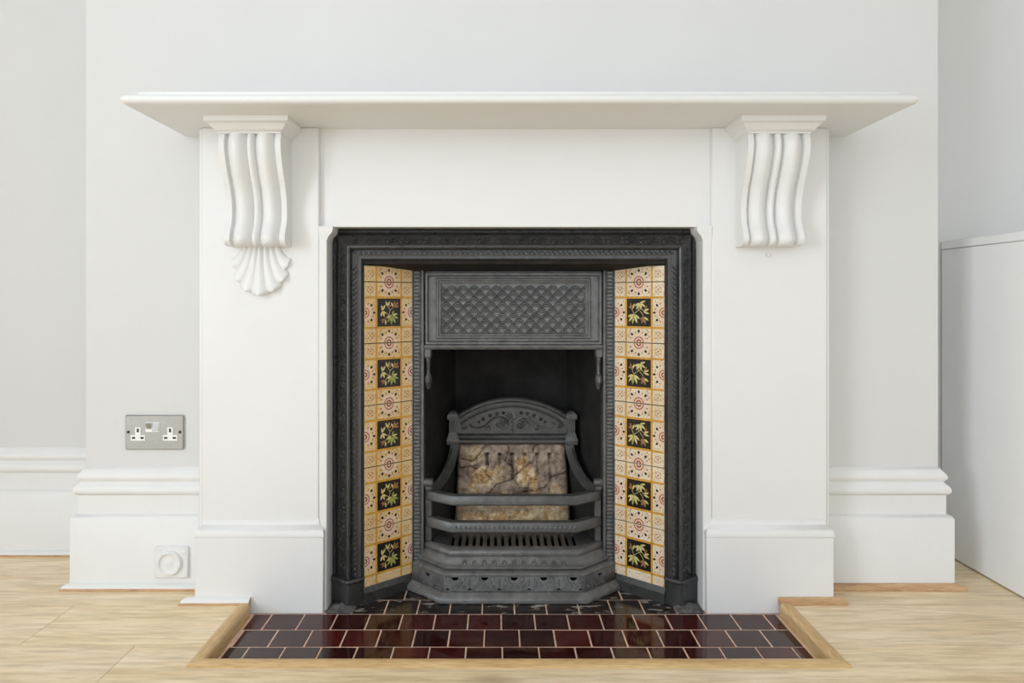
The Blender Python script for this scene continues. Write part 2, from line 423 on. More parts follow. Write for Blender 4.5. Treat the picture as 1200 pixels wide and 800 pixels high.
# beading strips along the floor
def bead(name, x0, x1, yb, painted, label, e0, e1, w=0.0165, h=0.015):
    """quarter-round strip in front of a board face at y = yb; e0, e1: mitre overrun at the ends"""
    prof = [(0, 0), (w, 0), (w, 0.004), (w * 0.9, 0.006), (w * 0.72, h * 0.72), (w * 0.35, h * 0.95), (0, h)]
    mb = MB(); rings = []
    for o, z in prof:
        rings.append([(x0 - o * e0, yb - o, FZ + z), (x1 + o * e1, yb - o, FZ + z)])
    n = len(prof)
    v = [p for r in rings for p in r]
    for i in range(n):
        k = (i + 1) % n; mb.mi = (0 if i in (1, 2) else 1) if painted else 0
        mb.f.append((2 * i, 2 * i + 1, 2 * k + 1, 2 * k)); mb.m.append(mb.mi)
    mb.mi = 0
    mb.v = v; mb.f += [tuple(2 * i for i in range(n)), tuple(2 * i + 1 for i in range(n))]; mb.m += [0, 0]
    return struct(mb.build(name, ['oaktrim', 'thick']), label)
bead('trim_1', -2.1, BX0 - 0.03, ALC_Y - 0.026, True, 'white painted beading strip along the left alcove skirting', 0, 0)
bead('trim_2', BX0 - 0.026, -0.735, WALL_Y - 0.026, True, 'white painted beading strip under the skirting below the double socket', 1.0, 0)
bead('trim_3', -0.752, HX0 - 0.004, -0.0515, True, 'white painted beading strip at the foot of the left plinth', 1.0, 0)
bead('trim_4', HX1 + 0.002, 0.823, -0.0515, False, 'short bare oak beading strip at the foot of the right plinth', 0, 1.4)
bead('trim_5', 0.815, BX1 + 0.026, WALL_Y - 0.026, False, 'long bare oak beading strip under the right chimney breast skirting', 0, 1.4)

# ------------------------------------------------------------------ hearth
hearth = tag(MB().box(HX0, HX1, HY0, 0.30, -0.058, -0.0010).build('hearth', 'grout'), 'dark oxblood tiled hearth with cream grout in front of the iron fireplace', 'hearth')
T = 0.0795; G = 0.0029
tcache = {}
def tile_mesh(w, d, m):
    k = (round(w, 4), round(d, 4), m)
    if k not in tcache:
        tcache[k] = MB().box(-w / 2, w / 2, -d / 2, d / 2, -0.012, 0, 0.0011).mesh('hearth_tile', m, 0)
    return tcache[k]
trng = random.Random(5)
def tile_row(y0, y1, x0, x1, ph, m):
    k = math.floor((x0 - ph) / T)
    while ph + k * T < x1:
        a = max(x0, ph + k * T); b = min(x1, ph + (k + 1) * T); k += 1
        if b - a < 0.006: continue
        o = place('hearth_tile', tile_mesh(b - a - G, y1 - y0 - G, m), hearth, ((a + b) / 2, (y0 + y1) / 2, trng.uniform(-0.0004, 0.0003)))
        o.rotation_euler = (trng.uniform(-0.004, 0.004), trng.uniform(-0.004, 0.004), trng.uniform(-0.004, 0.004))
ys = [0.106, 0.027, -0.052, -0.131, -0.210, -0.2895, HY0]
tile_row(ys[1], ys[0], -0.335, 0.42, 0.0, 'blacktile')
tile_row(ys[2], ys[1], -0.419, 0.504, -0.038, 'blacktile')
for i, ph in ((2, 0.009), (3, -0.030), (4, 0.0105), (5, -0.031)):
    tile_row(ys[i + 1], ys[i], HX0 + 0.004, HX1 - 0.004, ph, 'hearth')
# oak kerb round the hearth
kerb = thing('hearth_kerb', (XC, HY0, 0), 'narrow oak kerb framing three sides of the tiled hearth', 'kerb')
KH = FZ + 0.007
def rail(pin, pout, mt='kerb_y'):
    """bar between an inner and an outer edge segment in plan"""
    (a0, b0), (a1, b1) = pin; (c0, d0), (c1, d1) = pout
    L = lambda p, q, t: (p[0] + (q[0] - p[0]) * t, p[1] + (q[1] - p[1]) * t)
    rings = []
    for i in (0, 1):
        P, Q = pin[i], pout[i]; ring = []
        for t, z in ((0, -0.001), (0, KH - 0.008), (0.08, KH - 0.003), (0.22, KH), (0.62, KH), (0.80, KH - 0.002), (1, FZ + 0.001), (1, -0.001)):
            x, y = L(P, Q, t); ring.append((x, y, z))
        rings.append(ring)
    MB().loft(rings).build('kerb_rail', mt, kerb)
ox0, ox1, oy = HX0 - KW, HX1 + KW, HY0 - KW
rail(((HX0, -0.0685), (HX0, HY0)), ((ox0, -0.0685), (ox0, oy)))
rail(((HX1, -0.0685), (HX1, HY0)), ((ox1, -0.0685), (ox1, oy)))
rail(((HX0, HY0), (HX1, HY0)), ((ox0, oy), (ox1, oy)), 'kerb_x')

# ------------------------------------------------------------------ white fireplace surround
sur = thing('fireplace_surround', (XC, -0.02, 0), 'white painted fireplace surround with deep mantel shelf and scrolled corbels', 'fireplace surround')
US = 1.1865                               # underside of the shelf
SHY = -0.2455; SX0, SX1 = -0.8150, 0.910
mb = MB()
prof = [(-0.30, US), (-0.008, US), (-0.003, US + 0.0015), (0, US + 0.006), (0, US + 0.011), (-0.003, US + 0.016), (-0.009, US + 0.018), (-0.30, US + 0.018)]
def uplan(x0, x1, yf, yb=WALL_Y): return [(x0, yb), (x0, yf + 0.012), (x0 + 0.004, yf + 0.004), (x0 + 0.012, yf), (x1 - 0.012, yf), (x1 - 0.004, yf + 0.004), (x1, yf + 0.012), (x1, yb)]
def slab(mb, x0, x1, yf, z0, z1, r):
    z = [(0.0, 0)]; rings = []
    for o, h in ((r, 0), (r * 0.4, r * 0.25), (0, r * 0.9), (0, (z1 - z0) - r * 0.9), (r * 0.4, (z1 - z0) - r * 0.25), (r, z1 - z0)):
        rings.append([(a, b, z0 + h) for a, b in [(x0 + o, WALL_Y), (x0 + o, yf + o + 0.010), (x0 + o + 0.003, yf + o + 0.003), (x0 + o + 0.010, yf + o),
                      (x1 - o - 0.010, yf + o), (x1 - o - 0.003, yf + o + 0.003), (x1 - o, yf + o + 0.010), (x1 - o, WALL_Y)]])
    return mb.loft(rings)
shelf = slab(MB(), SX0, SX1, SHY, US, US + 0.021, 0.009).build('mantel_shelf', 'white', sur)
slab(MB(), SX0 + 0.025, SX1 - 0.025, SHY + 0.025, US + 0.021, US + 0.034, 0.004).build('shelf_top_moulding', 'white', shelf)
MB().box(-0.445, 0.533, -0.020, WALL_Y, 0.9445, US).build('frieze', 'white', sur)
PY = -0.035; PLY = -0.0515
def pilaster(x0, x1, px0, px1):
    p = MB().box(x0, x1, PY, WALL_Y, 0.19, US, 0.0025).build('pilaster', 'white', sur)
    ex = -1 if x0 < 0 else 1              # thin backing strip showing at the outer edge
    e0, e1 = (x0 - 0.009, x0 + 0.02) if ex < 0 else (x1 - 0.02, x1 + 0.009)
    MB().box(e0, e1, PY + 0.006, WALL_Y, 0.02, US, 0.002).build('edge_strip', 'white', p)
    q = MB().box(px0, px1, PLY, WALL_Y, 0.0, 0.1865, 0.002).build('plinth', 'thick', sur)
    m = MB(); prof = [(0.0, 0.188), (-0.001, 0.1865), (-0.0015, 0.1925), (0.0005, 0.199), (0.005, 0.205), (0.0115, 0.211), (0.0135, 0.217), (0.0145, 0.224), (0.017, 0.2245)]
    m.loft([[(px0 + o, WALL_Y, z), (px0 + o, PLY + o, z), (px1 - o, PLY + o, z), (px1 - o, WALL_Y, z)] for o, z in prof[1:]])
    m.build('plinth_moulding', 'thick', q, smooth=60)
pilaster(-0.727, -0.4385, -0.737, -0.4235)
pilaster(0.526, 0.8095, 0.5085, 0.8185)
def slip(x0, x1, inner):
    s = MB().box(x0, x1, -0.034, WALL_Y, 0.0, 0.93, 0.0015).build('inner_slip', 'white', sur)
    m = MB()
    prof = [(0.0, 0.911), (0.002, 0.914), (0.004, 0.920), (0.010, 0.926), (0.014, 0.932), (0.015, 0.938), (0.015, 0.9445), (0.0, 0.9445)]
    m.loft([[(x0 - (o if inner < 0 else 0.0), 0.03, z), (x0 - (o if inner < 0 else 0.0), -0.034 - o * 0.25, z), (x1 + (o if inner > 0 else 0.0), -0.034 - o * 0.25, z), (x1 + (o if inner > 0 else 0.0), 0.03, z)] for o, z in prof])
    m.build('slip_capital', 'white', s, smooth=50)
slip(-0.4385, -0.4195, 1)
slip(0.5045, 0.526, -1)

# corbels
def catmull(pts, n):
    out = []
    for i in range(len(pts) - 1):
        p0 = pts[max(0, i - 1)]; p1 = pts[i]; p2 = pts[i + 1]; p3 = pts[min(len(pts) - 1, i + 2)]
        for k in range(n):
            t = k / n
            out.append(tuple(0.5 * (2 * b + (c - a) * t + (2 * a - 5 * b + 4 * c - d) * t * t + (3 * b - a - 3 * c + d) * t ** 3) for a, b, c, d in zip(p0, p1, p2, p3)))
    out.append(tuple(pts[-1])); return out
def corbel(cx, shell):
    W = 0.0725
    path = catmull([(0.068, 1.160), (0.077, 1.135), (0.074, 1.105), (0.058, 1.065), (0.038, 1.025), (0.028, 0.985), (0.031, 0.950), (0.042, 0.925), (0.046, 0.908), (0.040, 0.897), (0.030, 0.893)], 6)
    us = []
    for lo, hi, n in ((-W, -0.0595, 2), (-0.058, -0.055, 1), (-0.0535, -0.0125, 12), (-0.0110, -0.0085, 1), (-0.008, 0.008, 6), (0.0085, 0.0110, 1), (0.0125, 0.0535, 12), (0.055, 0.058, 1), (0.0595, W, 2)):
        us += [lo + (hi - lo) * i / n for i in range(n + 1)]
    def rel(u):
        a = abs(u)
        if a >= 0.0592: return 0.010
        if 0.0125 <= a <= 0.0535: return 0.018 * max(0, math.cos(PI / 2 * (a - 0.033) / 0.0206)) ** 0.75
        if a <= 0.0081: return 0.013 * math.sqrt(max(0, 1 - (a / 0.0083) ** 2))
        return -0.003
    c = MB()
    rows = [[(cx + u, PY - p - rel(u), z) for u in us] for p, z in path]
    n = len(us); v = [q for r in rows for q in r]; f = []
    for i in range(len(rows) - 1):
        for j in range(n - 1): f.append((i * n + j, i * n + j + 1, (i + 1) * n + j + 1, (i + 1) * n + j))
    b = len(v)
    for p, z in path: v += [(cx - W, PY, z), (cx + W, PY, z)]
    for i in range(len(rows) - 1):
        f.append((i * n, (i + 1) * n, b + 2 * i + 2, b + 2 * i)); f.append((i * n + n - 1, (i + 1) * n + n - 1, b + 2 * i + 3, b + 2 * i + 1))
    L = (len(rows) - 1) * n
    f.append(tuple([L + j for j in range(n)] + [b + 2 * len(rows) - 1, b + 2 * len(rows) - 2]))
    f.append(tuple([j for j in range(n)] + [b + 1, b]))
    c.add(v, f)
    body = c.build('corbel', 'white', sur, smooth=45)
    x0, x1, yf = cx - 0.097, cx + 0.097, PY - 0.112
    m = MB(); rings = []
    for o, z in ((0, US), (0, US - 0.010), (0.002, US - 0.0125), (0.0045, US - 0.0135), (0.008, US - 0.017), (0.015, US - 0.025), (0.021, US - 0.031), (0.0235, US - 0.0325), (0.0235, US - 0.035), (0.06, US - 0.035)):
        oy = o
        rings.append([(x0 + o, PY, z), (x0 + o, yf + oy, z), (x1 - o, yf + oy, z), (x1 - o, PY, z)])
    m.loft(rings).build('corbel_cap', 'white', body, smooth=50)
    if shell:
        s = MB(); sx, sz = cx - 0.002, 0.897
        # seven lobes rooted side by side under the corbel, curving out into a fan; outer ones first
        for k in (-3, 3, -2, 2, -1, 1, 0):
            q = abs(k); sg = (k > 0) - (k < 0)
            ex_, ez = ((0.0, 0.123), (0.033, 0.113), (0.057, 0.087), (0.068, 0.050))[q]; wd = (0.0275, 0.0245, 0.0215, 0.0185)[q]; h = (0.022, 0.018, 0.014, 0.010)[q]
            p0 = Vector((0.0125 * k, 0.002)); p2 = Vector((sg * ex_, -ez)); p1 = Vector((0.0125 * k + sg * 0.003 * q, -ez * (0.62, 0.60, 0.66, 0.80)[q]))
            ts = [0.82 * i / 11 for i in range(11)] + [0.82 + 0.18 * math.sin(PI / 2 * i / 9) for i in range(10)]; ns, nw = len(ts) - 1, 10; rows = []
            for t in ts:
                c2 = p0 * (1 - t) ** 2 + p1 * (2 * t * (1 - t)) + p2 * t * t
                tg = ((p1 - p0) * (1 - t) + (p2 - p1) * t).normalized(); dn = Vector((-tg.y, tg.x))
                w = (0.0068 + (wd - 0.0068) * min(1, t / 0.9) ** 1.4) * math.sqrt(max(0.0004, 1 - (max(0, (t - 0.82) / 0.18)) ** 2))
                rows.append([(sx + c2.x + dn.x * w * j, PY - h * (0.6 + 0.4 * t) * (1 - 0.72 * abs(j) ** 1.8) - 0.002, sz + c2.y + dn.y * w * j) for j in [-1 + 2 * i / nw for i in range(nw + 1)]])
            # closed by a back ring on the pilaster
            v = [q for rr in rows for q in rr]; f = []; N = nw + 1
            for i in range(ns):
                for j in range(nw): f.append((i * N + j, i * N + j + 1, (i + 1) * N + j + 1, (i + 1) * N + j))
            rim = [i * N for i in range(ns + 1)] + [ns * N + j for j in range(1, N)] + [i * N + nw for i in range(ns - 1, -1, -1)] + [j for j in range(nw - 1, 0, -1)]
            b = len(v); v += [(v[q][0], PY + 0.001, v[q][2]) for q in rim]
            for i in range(len(rim)):
                k = (i + 1) % len(rim); f.append((rim[i], rim[k], b + k, b + i))
            s.add(v, f)
        s.build('shell_ornament', 'white', body, smooth=50)
corbel(-0.578, True)
corbel(0.657, False)

tag(MB().lathe([(0.0005, -0.0085), (0.003, -0.008), (0.0042, -0.0055), (0.0042, -0.003), (0.0025, -0.002), (0.0025, 0.004)], (0.662, PY, 0.874), 'Y', 12).build('nail', 'white'),
    'white painted nail head on the right pilaster below the corbel', 'nail')

# ------------------------------------------------------------------ cast iron insert
ins = thing('fireplace_insert', (XC, 0.02, 0), 'black cast iron fireplace insert with patterned tile cheeks and embossed hood', 'fireplace insert')
PF = [(0.0, 0.050), (0.0, 0.022), (0.003, 0.019), (0.008, 0.018), (0.010, 0.021), (0.013, 0.018), (0.0145, 0.012), (0.0175, 0.009), (0.020, 0.0075), (0.040, -0.010), (0.042, -0.0150), (0.0445, -0.0180), (0.0480, -0.0190), (0.0515, -0.0165),
      (0.0530, -0.0110), (0.0535, -0.0020), (0.0540, -0.0010), (0.066, -0.0010), (0.067, 0.000), (0.0695, 0.0005), (0.0755, -0.0005), (0.079, 0.003), (0.081, 0.012), (0.081, 0.050)]
fpath = [(FXL, 0.062), (FXL, FZT), (FXR, FZT), (FXR, 0.062)]
frame = sweep(MB(), fpath, [(-o, y) for o, y in PF], FRONT, caps=False).build('outer_frame', 'iron', ins)
def foot(x, s):
    m = MB()
    P = [(0.0, 0.050), (0.0, 0.012), (0.014, 0.006), (0.0425, -0.0185), (0.0495, -0.0185), (0.070, -0.002), (0.081, 0.010), (0.081, 0.050)]
    def ring(z, k): return [(x + s * (d if i in (0, 1) else d + k * 0.3), y - (k if y < 0.045 else 0), z) for i, (d, y) in enumerate(P)]
    m.loft([ring(0.0, 0.003), ring(0.056, 0.003), ring(0.058, 0.0065), ring(0.061, 0.0085), ring(0.065, 0.0085), ring(0.068, 0.006), ring(0.069, 0.0)])
    m.build('frame_foot', 'iron', ins)
foot(FXL, 1); foot(FXR, -1)
# side runs: s along the member, d inward offset
def depth(d):
    for (a, ya), (b, yb) in zip(PF[1:], PF[2:]):
        if a <= d <= b and b > a: return ya + (yb - ya) * (d - a) / (b - a)
    return 0
runs = [(lambda s, d, e=0: Vector((FXL + d, depth(d) - e, s)), 0.075, FZT - 0.03),
        (lambda s, d, e=0: Vector((s, depth(d) - e, FZT - d)), FXL + 0.03, FXR - 0.03),
        (lambda s, d, e=0: Vector((FXR - d, depth(d) - e, s)), 0.075, FZT - 0.03)]
for ri, (fn, s0, s1) in enumerate(runs):
    rope = MB(); orn = MB()
    n = int((s1 - s0 - 0.06) / 0.0128); k0 = s0 if ri != 1 else s0 + 0.03
    for i in range(n + 1):
        s = k0 + i * 0.0128
        c = fn(s, 0.0598, 0.0005); al = fn(s + 0.01, 0.0598) - fn(s, 0.0598); ac = fn(s, 0.0628) - fn(s, 0.0568); al.normalize(); ac.normalize()
        ax = (al * 0.80 + ac * 0.60); bx = al * -0.60 + ac * 0.80
        rope.ell(c, ax * 0.0072, bx * 0.0034, Vector((0, -0.0050, 0)), 6, 4)
    # running scroll on the sloped band
    st = 0.046; m = int((s1 - s0 - 0.05) / st); off = (s1 - s0 - 0.05 - m * st) / 2 + (0.0 if ri != 1 else 0.025)
    for i in range(m + 1):
        s = s0 + off + i * st
        for rad in (0.0105, 0.0078, 0.0050):
            pts = []
            for k in range(9):
                a = PI * (0.12 + 0.95 * k / 8) + (0.35 if rad > 0.006 else 0)
                pts.append(fn(s + rad * math.cos(a) * 1.15, min(0.0395, max(0.0185, 0.0365 - rad * math.sin(a) * 1.45)), 0.0006))
            orn.tube(pts, 0.0014, 4)
        pts = [fn(s + st * (0.28 + 0.44 * q / 8), 0.029 + 0.007 * math.sin(2 * PI * q / 8), 0.0006) for q in range(9)]
        orn.tube(pts, 0.0016, 4)
        for dd, so in ((0.024, 0.40), (0.034, 0.62), (0.0225, 0.62), (0.0355, 0.38)):
            c = fn(s + st * so, dd, 0.0004); orn.ell(c, (0, -0.0030, 0), (0.0030, 0, 0), (0, 0, 0.0030), 6, 3)
    rope.build('rope_beading', 'iron', frame)['kind'] = 'stuff'; orn.build('scroll_relief', 'iron', frame)['kind'] = 'stuff'

# soffit between the frame's lip and the hood
STR_Y = 0.107
m = MB()
m.loft([[(XC - 0.385, 0.008, 0.8545), (XC + 0.385, 0.008, 0.8545), (XC + 0.275, 0.125, 0.8385), (XC - 0.275, 0.125, 0.8385)],
        [(XC - 0.385, 0.008, 0.8715), (XC + 0.385, 0.008, 0.8715), (XC + 0.275, 0.145, 0.8615), (XC - 0.275, 0.145, 0.8615)]])
m.build('soffit', 'soot', ins)

# tiled cheeks ------------------------------------------------------
HF, HI, YF, YI = 0.380, 0.271, 0.012, STR_Y
ANG = math.atan2(YI - YF, HF - HI); LT = math.hypot(YI - YF, HF - HI)
TW, TH = LT - 0.0012, 0.155
JZ = [0.8096 - 0.157 * i for i in range(5)] + [0.0246]
def leaf(m, bx, bz, ang, L, w, y):
    a = math.radians(ang); c, s_ = math.cos(a), math.sin(a); v = []
    pr = ((0, 0), (0.3, 0.8), (0.55, 1.0), (0.8, 0.62), (1.0, 0.0), (0.8, -0.62), (0.55, -1.0), (0.3, -0.8))
    for t, q in pr: v.append((bx + c * L * t - s_ * w * q / 2, y, bz + s_ * L * t + c * w * q / 2))
    m.add(v, [tuple(range(8))])
def rect(m, x0, x1, z0, z1, y): m.add([(x0, y, z0), (x1, y, z0), (x1, y, z1), (x0, y, z1)], [(0, 1, 2, 3)])
def stem(m, pts, w, y):
    for (a, b), (c, d) in zip(pts, pts[1:]):
        l = math.hypot(c - a, d - b); nx, nz = -(d - b) / l * w / 2, (c - a) / l * w / 2
        m.add([(a + nx, y, b + nz), (c + nx, y, d + nz), (c - nx, y, d - nz), (a - nx, y, b - nz)], [(0, 1, 2, 3)])
LAY_R = [  # (x, z, angle, length, width, kind) in units of the dark square's half size
    (-0.45, -0.15, 200, .55, .26, 'y'), (-0.45, -0.15, 232, .72, .26, 'y'), (-0.45, -0.15, 262, .78, .28, 'g'), (-0.42, -0.15, 292, .74, .26, 'y'), (-0.40, -0.13, 322, .60, .24, 'y'),
    (0.08, 0.72, 205, .50, .24, 'y'), (0.08, 0.72, 240, .58, .24, 'y'), (0.10, 0.72, 285, .52, .24, 'y'), (0.12, 0.74, 325, .55, .24, 'y'), (0.10, 0.75, 15, .50, .2, 'y'),
    (-0.60, 0.30, 110, .50, .2, 'r'), (-0.62, 0.30, 150, .34, .2, 'r'), (-0.55, 0.26, 70, .46, .2, 'y'),
    (0.42, 0.10, 20, .50, .22, 'y'), (0.48, 0.12, 60, .48, .2, 'r'), (0.40, 0.05, -15, .54, .2, 'y'),
    (0.42, -0.35, 250, .52, .26, 'r'), (0.44, -0.35, 285, .56, .28, 'r'), (0.46, -0.33, 325, .48, .22, 'y'), (0.40, -0.35, 210, .34, .18, 'r')]
STEM_R = [[(-.62, .3), (-.5, .02), (-.42, -.15)], [(-.45, -.12), (-.1, .12), (.2, .30), (.45, .12)], [(.0, .2), (.05, .5), (.08, .72)], [(.1, .12), (.32, -.1), (.42, -.35)]]
LAY_L = [
    (0.22, -0.25, 200, .46, .24, 'y'), (0.22, -0.25, 235, .62, .26, 'g'), (0.24, -0.25, 268, .68, .28, 'g'), (0.26, -0.25, 300, .66, .28, 'g'), (0.28, -0.22, 335, .62, .26, 'g'), (0.28, -0.2, 10, .5, .2, 'y'), (0.24, -.2, 60, .42, .2, 'g'),
    (0.45, 0.45, 40, .52, .26, 'r'), (0.45, 0.45, 80, .46, .22, 'r'), (0.42, 0.42, 5, .50, .22, 'r'), (0.40, 0.42, 120, .42, .2, 'y'),
    (-0.62, 0.15, 60, .52, .22, 'y'), (-0.64, 0.12, 95, .46, .2, 'y'), (-0.62, 0.10, 250, .44, .22, 'y'), (-0.60, 0.12, 290, .50, .22, 'y'), (-0.62, 0.12, 330, .42, .2, 'y'),
    (-0.15, 0.45, 110, .46, .2, 'y'), (-0.12, 0.45, 70, .46, .2, 'y'), (-0.1, 0.4, 30, .4, .18, 'r'),
    (-0.35, -0.50, 190, .44, .2, 'r'), (-0.35, -0.50, 225, .46, .2, 'r'), (-0.32, -0.52, 270, .42, .2, 'y')]
STEM_L = [[(-.62, .12), (-.3, -.02), (-.02, -.2)], [(.24, -.22), (-.02, -.2), (-.34, -.5)], [(-.02, -.2), (.1, .18), (.44, .45)], [(.1, .18), (-.12, .42)]]
def flower(m, cx, cz, R, lo, hi, y):
    """half of a round flower cut by the tile's edge; lo..hi angle range in degrees"""
    def disc(r0, r1, mi, yy, n=14, petals=0):
        m.mi = mi; v = []; f = []
        for i in range(n + 1):
            a = math.radians(lo + (hi - lo) * i / n); k = 1 + (0.10 * math.cos(a * petals) if petals else 0)
            v += [(cx + math.cos(a) * r0, yy, cz + math.sin(a) * r0), (cx + math.cos(a) * r1 * k, yy, cz + math.sin(a) * r1 * k)]
        for i in range(n): f.append((2 * i, 2 * i + 1, 2 * i + 3, 2 * i + 2))
        m.add(v, f)
    disc(R * 0.60, R, 4, y, 24, 8); disc(R * 0.50, R * 0.62, 3, y - 0.00003); disc(R * 0.32, R * 0.50, 4, y); disc(R * 0.14, R * 0.33, 3, y - 0.00003); disc(0.0, R * 0.14, 4, y)
    n = 4
    for i in range(n + 1):
        a = lo + (hi - lo) * i / n
        if i in (0, n): continue
        m.mi = 2; q = math.radians(a); leaf(m, cx + math.cos(q) * R * 1.02, cz + math.sin(q) * R * 1.02, a, R * 0.42, R * 0.30, y - 0.00006)
    for a in (lo + 22, hi - 22, (lo + hi) / 2 + 22, (lo + hi) / 2 - 22):
        m.mi = 3; q = math.radians(a); leaf(m, cx + math.cos(q) * R * 1.0, cz + math.sin(q) * R * 1.0, a, R * 0.28, R * 0.14, y - 0.00006)
def cheek_tile(lay, stems, z0, z1, ground):
    """one printed tile; z0..z1 the range of the pattern it keeps (-0.5..0.5)"""
    m = MB(); h = TH
    m.mi = 0; m.box(-TW / 2, TW / 2, 0, 0.008, z0 * h, z1 * h, 0.0008)
    Y1, Y2, Y3 = -0.00012, -0.00024, -0.00036
    cl = lambda z: min(z1 * h - 0.0008, max(z0 * h + 0.0008, z))
    m.mi = 1
    for s in (-1, 1): rect(m, s * 0.262 * TW - 0.0028, s * 0.262 * TW + 0.0028, cl(-1), cl(1), Y1)
    for s in (-1, 1):
        zc = s * 0.25 * h
        if z0 * h < zc - 0.003 and zc + 0.003 < z1 * h: rect(m, -TW / 2 + 0.0008, TW / 2 - 0.0008, zc - 0.0028, zc + 0.0028, Y1)
    if z0 < -0.2 and z1 > 0.2:
        hx, hz = 0.262 * TW - 0.0028, 0.25 * h - 0.0028
        m.mi = 2; rect(m, -hx, hx, -hz, hz, Y1)
        m.mi = 5
        for st in stems: stem(m, [(a * hx * 0.94, b * hz * 0.94) for a, b in st], 0.0011, Y2)
        for x, z, a, L, w, k in lay:
            m.mi = {'y': 5, 'g': 6, 'r': 7}[k]; leaf(m, x * hx * 0.94, z * hz * 0.94, a, L * hx * 0.98, w * hx * 0.72, Y3)
        for s, lo in ((-1, -90), (1, 90)): flower(m, s * (TW / 2 - 0.0008), 0, 0.0215, lo, lo + 180, Y1)
    R = 0.0230
    if z1 > 0.49: flower(m, 0, z1 * h - 0.0008, R, 180, 360, Y1)
    if z0 < -0.49: flower(m, 0, z0 * h + 0.0008, R, 0, 180, Y1)
    # corner rosettes
    for sx in (-1, 1):
        for sz in (-1, 1):
            if not (z0 <= sz * 0.38 - 0.08 and sz * 0.38 + 0.08 <= z1): continue
            cx, cz = sx * 0.385 * TW, sz * 0.378 * h
            m.mi = 1; leaf(m, cx - 0.0028, cz, 0, 0.0056, 0.0062, Y2)
            m.mi = 2; leaf(m, cx - 0.001, cz, 0, 0.002, 0.0024, Y3)
            m.mi = 3
            for q in range(4):
                a = q * 90 + 45; r = math.radians(a); leaf(m, cx + math.cos(r) * 0.0052, cz + math.sin(r) * 0.0052, a, 0.0052, 0.0026, Y2)
            for q in range(4):
                a = q * 90; r = math.radians(a); stem(m, [(cx + math.cos(r + k) * 0.0085, cz + math.sin(r + k) * 0.0085) for k in (-0.5, -0.2, 0.1, 0.5)], 0.0007, Y2)
            # little corner sprig of the middle cell
            for dx in (0.19,):
                m.mi = 7; leaf(m, sx * dx * TW, cz + sz * 0.006, 90 + sx * sz * 45, 0.008, 0.003, Y2); leaf(m, sx * dx * TW, cz - sz * 0.010, 90 - sx * sz * 40, 0.008, 0.003, Y2)
                m.mi = 1; leaf(m, sx * dx * TW - 0.002, cz - sz * 0.002, 0, 0.004, 0.004, Y3)
    return m.mesh('tile', [ground, 'ochre', 'black_glaze', 'red_glaze', 'pink_glaze', 'leaf_y', 'leaf_g', 'leaf_r'], 0)
def cheek(side, lay, stems, gd):
    xi, xf = XC + side * HI, XC + side * HF
    nx, ny = -side * math.sin(ANG), -math.cos(ANG)             # outward normal (towards the room)
    tx, ty = side * math.cos(ANG), -math.sin(ANG)
    def B(u, back, z): return (xi + (xf - xi) * u - nx * back, YI + (YF - YI) * u - ny * back, z)
    m = MB(); m.prism([(-0.02, 0.0015), (1.02, 0.0015), (1.02, 0.016), (-0.02, 0.016)], lambda a, b, h: B(a, b, h), 0.0, 0.868)
    pan = m.build('tile_panel', 'soot2', ins)
    full = cheek_tile(lay, stems, -0.5, 0.5, gd); top = cheek_tile(lay, stems, -0.5, -0.245, gd); low = cheek_tile(lay, stems, -0.425, 0.5, gd)
    rz = ANG if side < 0 else -ANG
    def put(me, zc, k=0.0):
        c = B(0.5, -0.003 + k, zc); place('tile', me, pan, c, rz)
    put(top, JZ[0] + 0.0785)
    for i in range(4): put(full, (JZ[i] + JZ[i + 1]) / 2, random.uniform(-0.0006, 0.0006))
    put(low, (JZ[4] + JZ[5]) / 2)
    # sill under the tiles
    s = MB(); s.prism([(-0.03, -0.011), (1.03, -0.011), (1.03, 0.0), (-0.03, 0.0)], lambda a, b, h: B(a, b, h), 0.0, 0.026)
    s.loft([[B(u, b, z) for b, z in ((-0.011, 0.026), (0.0, 0.026), (0.0, 0.039), (-0.004, 0.039))] for u in (-0.03, 1.03)])
    s.build('cheek_sill', 'iron', ins)
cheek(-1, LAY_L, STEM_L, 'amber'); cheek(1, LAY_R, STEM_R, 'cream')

# ribbed strips beside the hood
def strip(side):
    x = lambda h: XC + side * h
    def bx(m, h0, h1, y0, y1, z0, z1, c=0): a, b = sorted((x(h0), x(h1))); m.box(a, b, y0, y1, z0, z1, c)
    m = MB()
    bx(m, 0.238, 0.272, STR_Y + 0.002, STR_Y + 0.03, 0.0, 0.868); bx(m, 0.2380, 0.2455, STR_Y - 0.006, STR_Y + 0.01, 0.04, 0.850, 0.002)
    bx(m, 0.2665, 0.2705, STR_Y - 0.004, STR_Y + 0.01, 0.04, 0.850, 0.0015)
    z = 0.052
    while z < 0.842:
        bx(m, 0.2475, 0.2655, STR_Y - 0.0035, STR_Y + 0.004, z, z + 0.0084, 0.002); z += 0.0100
    m.build('ribbed_strip', 'ironb', ins)
strip(-1); strip(1)

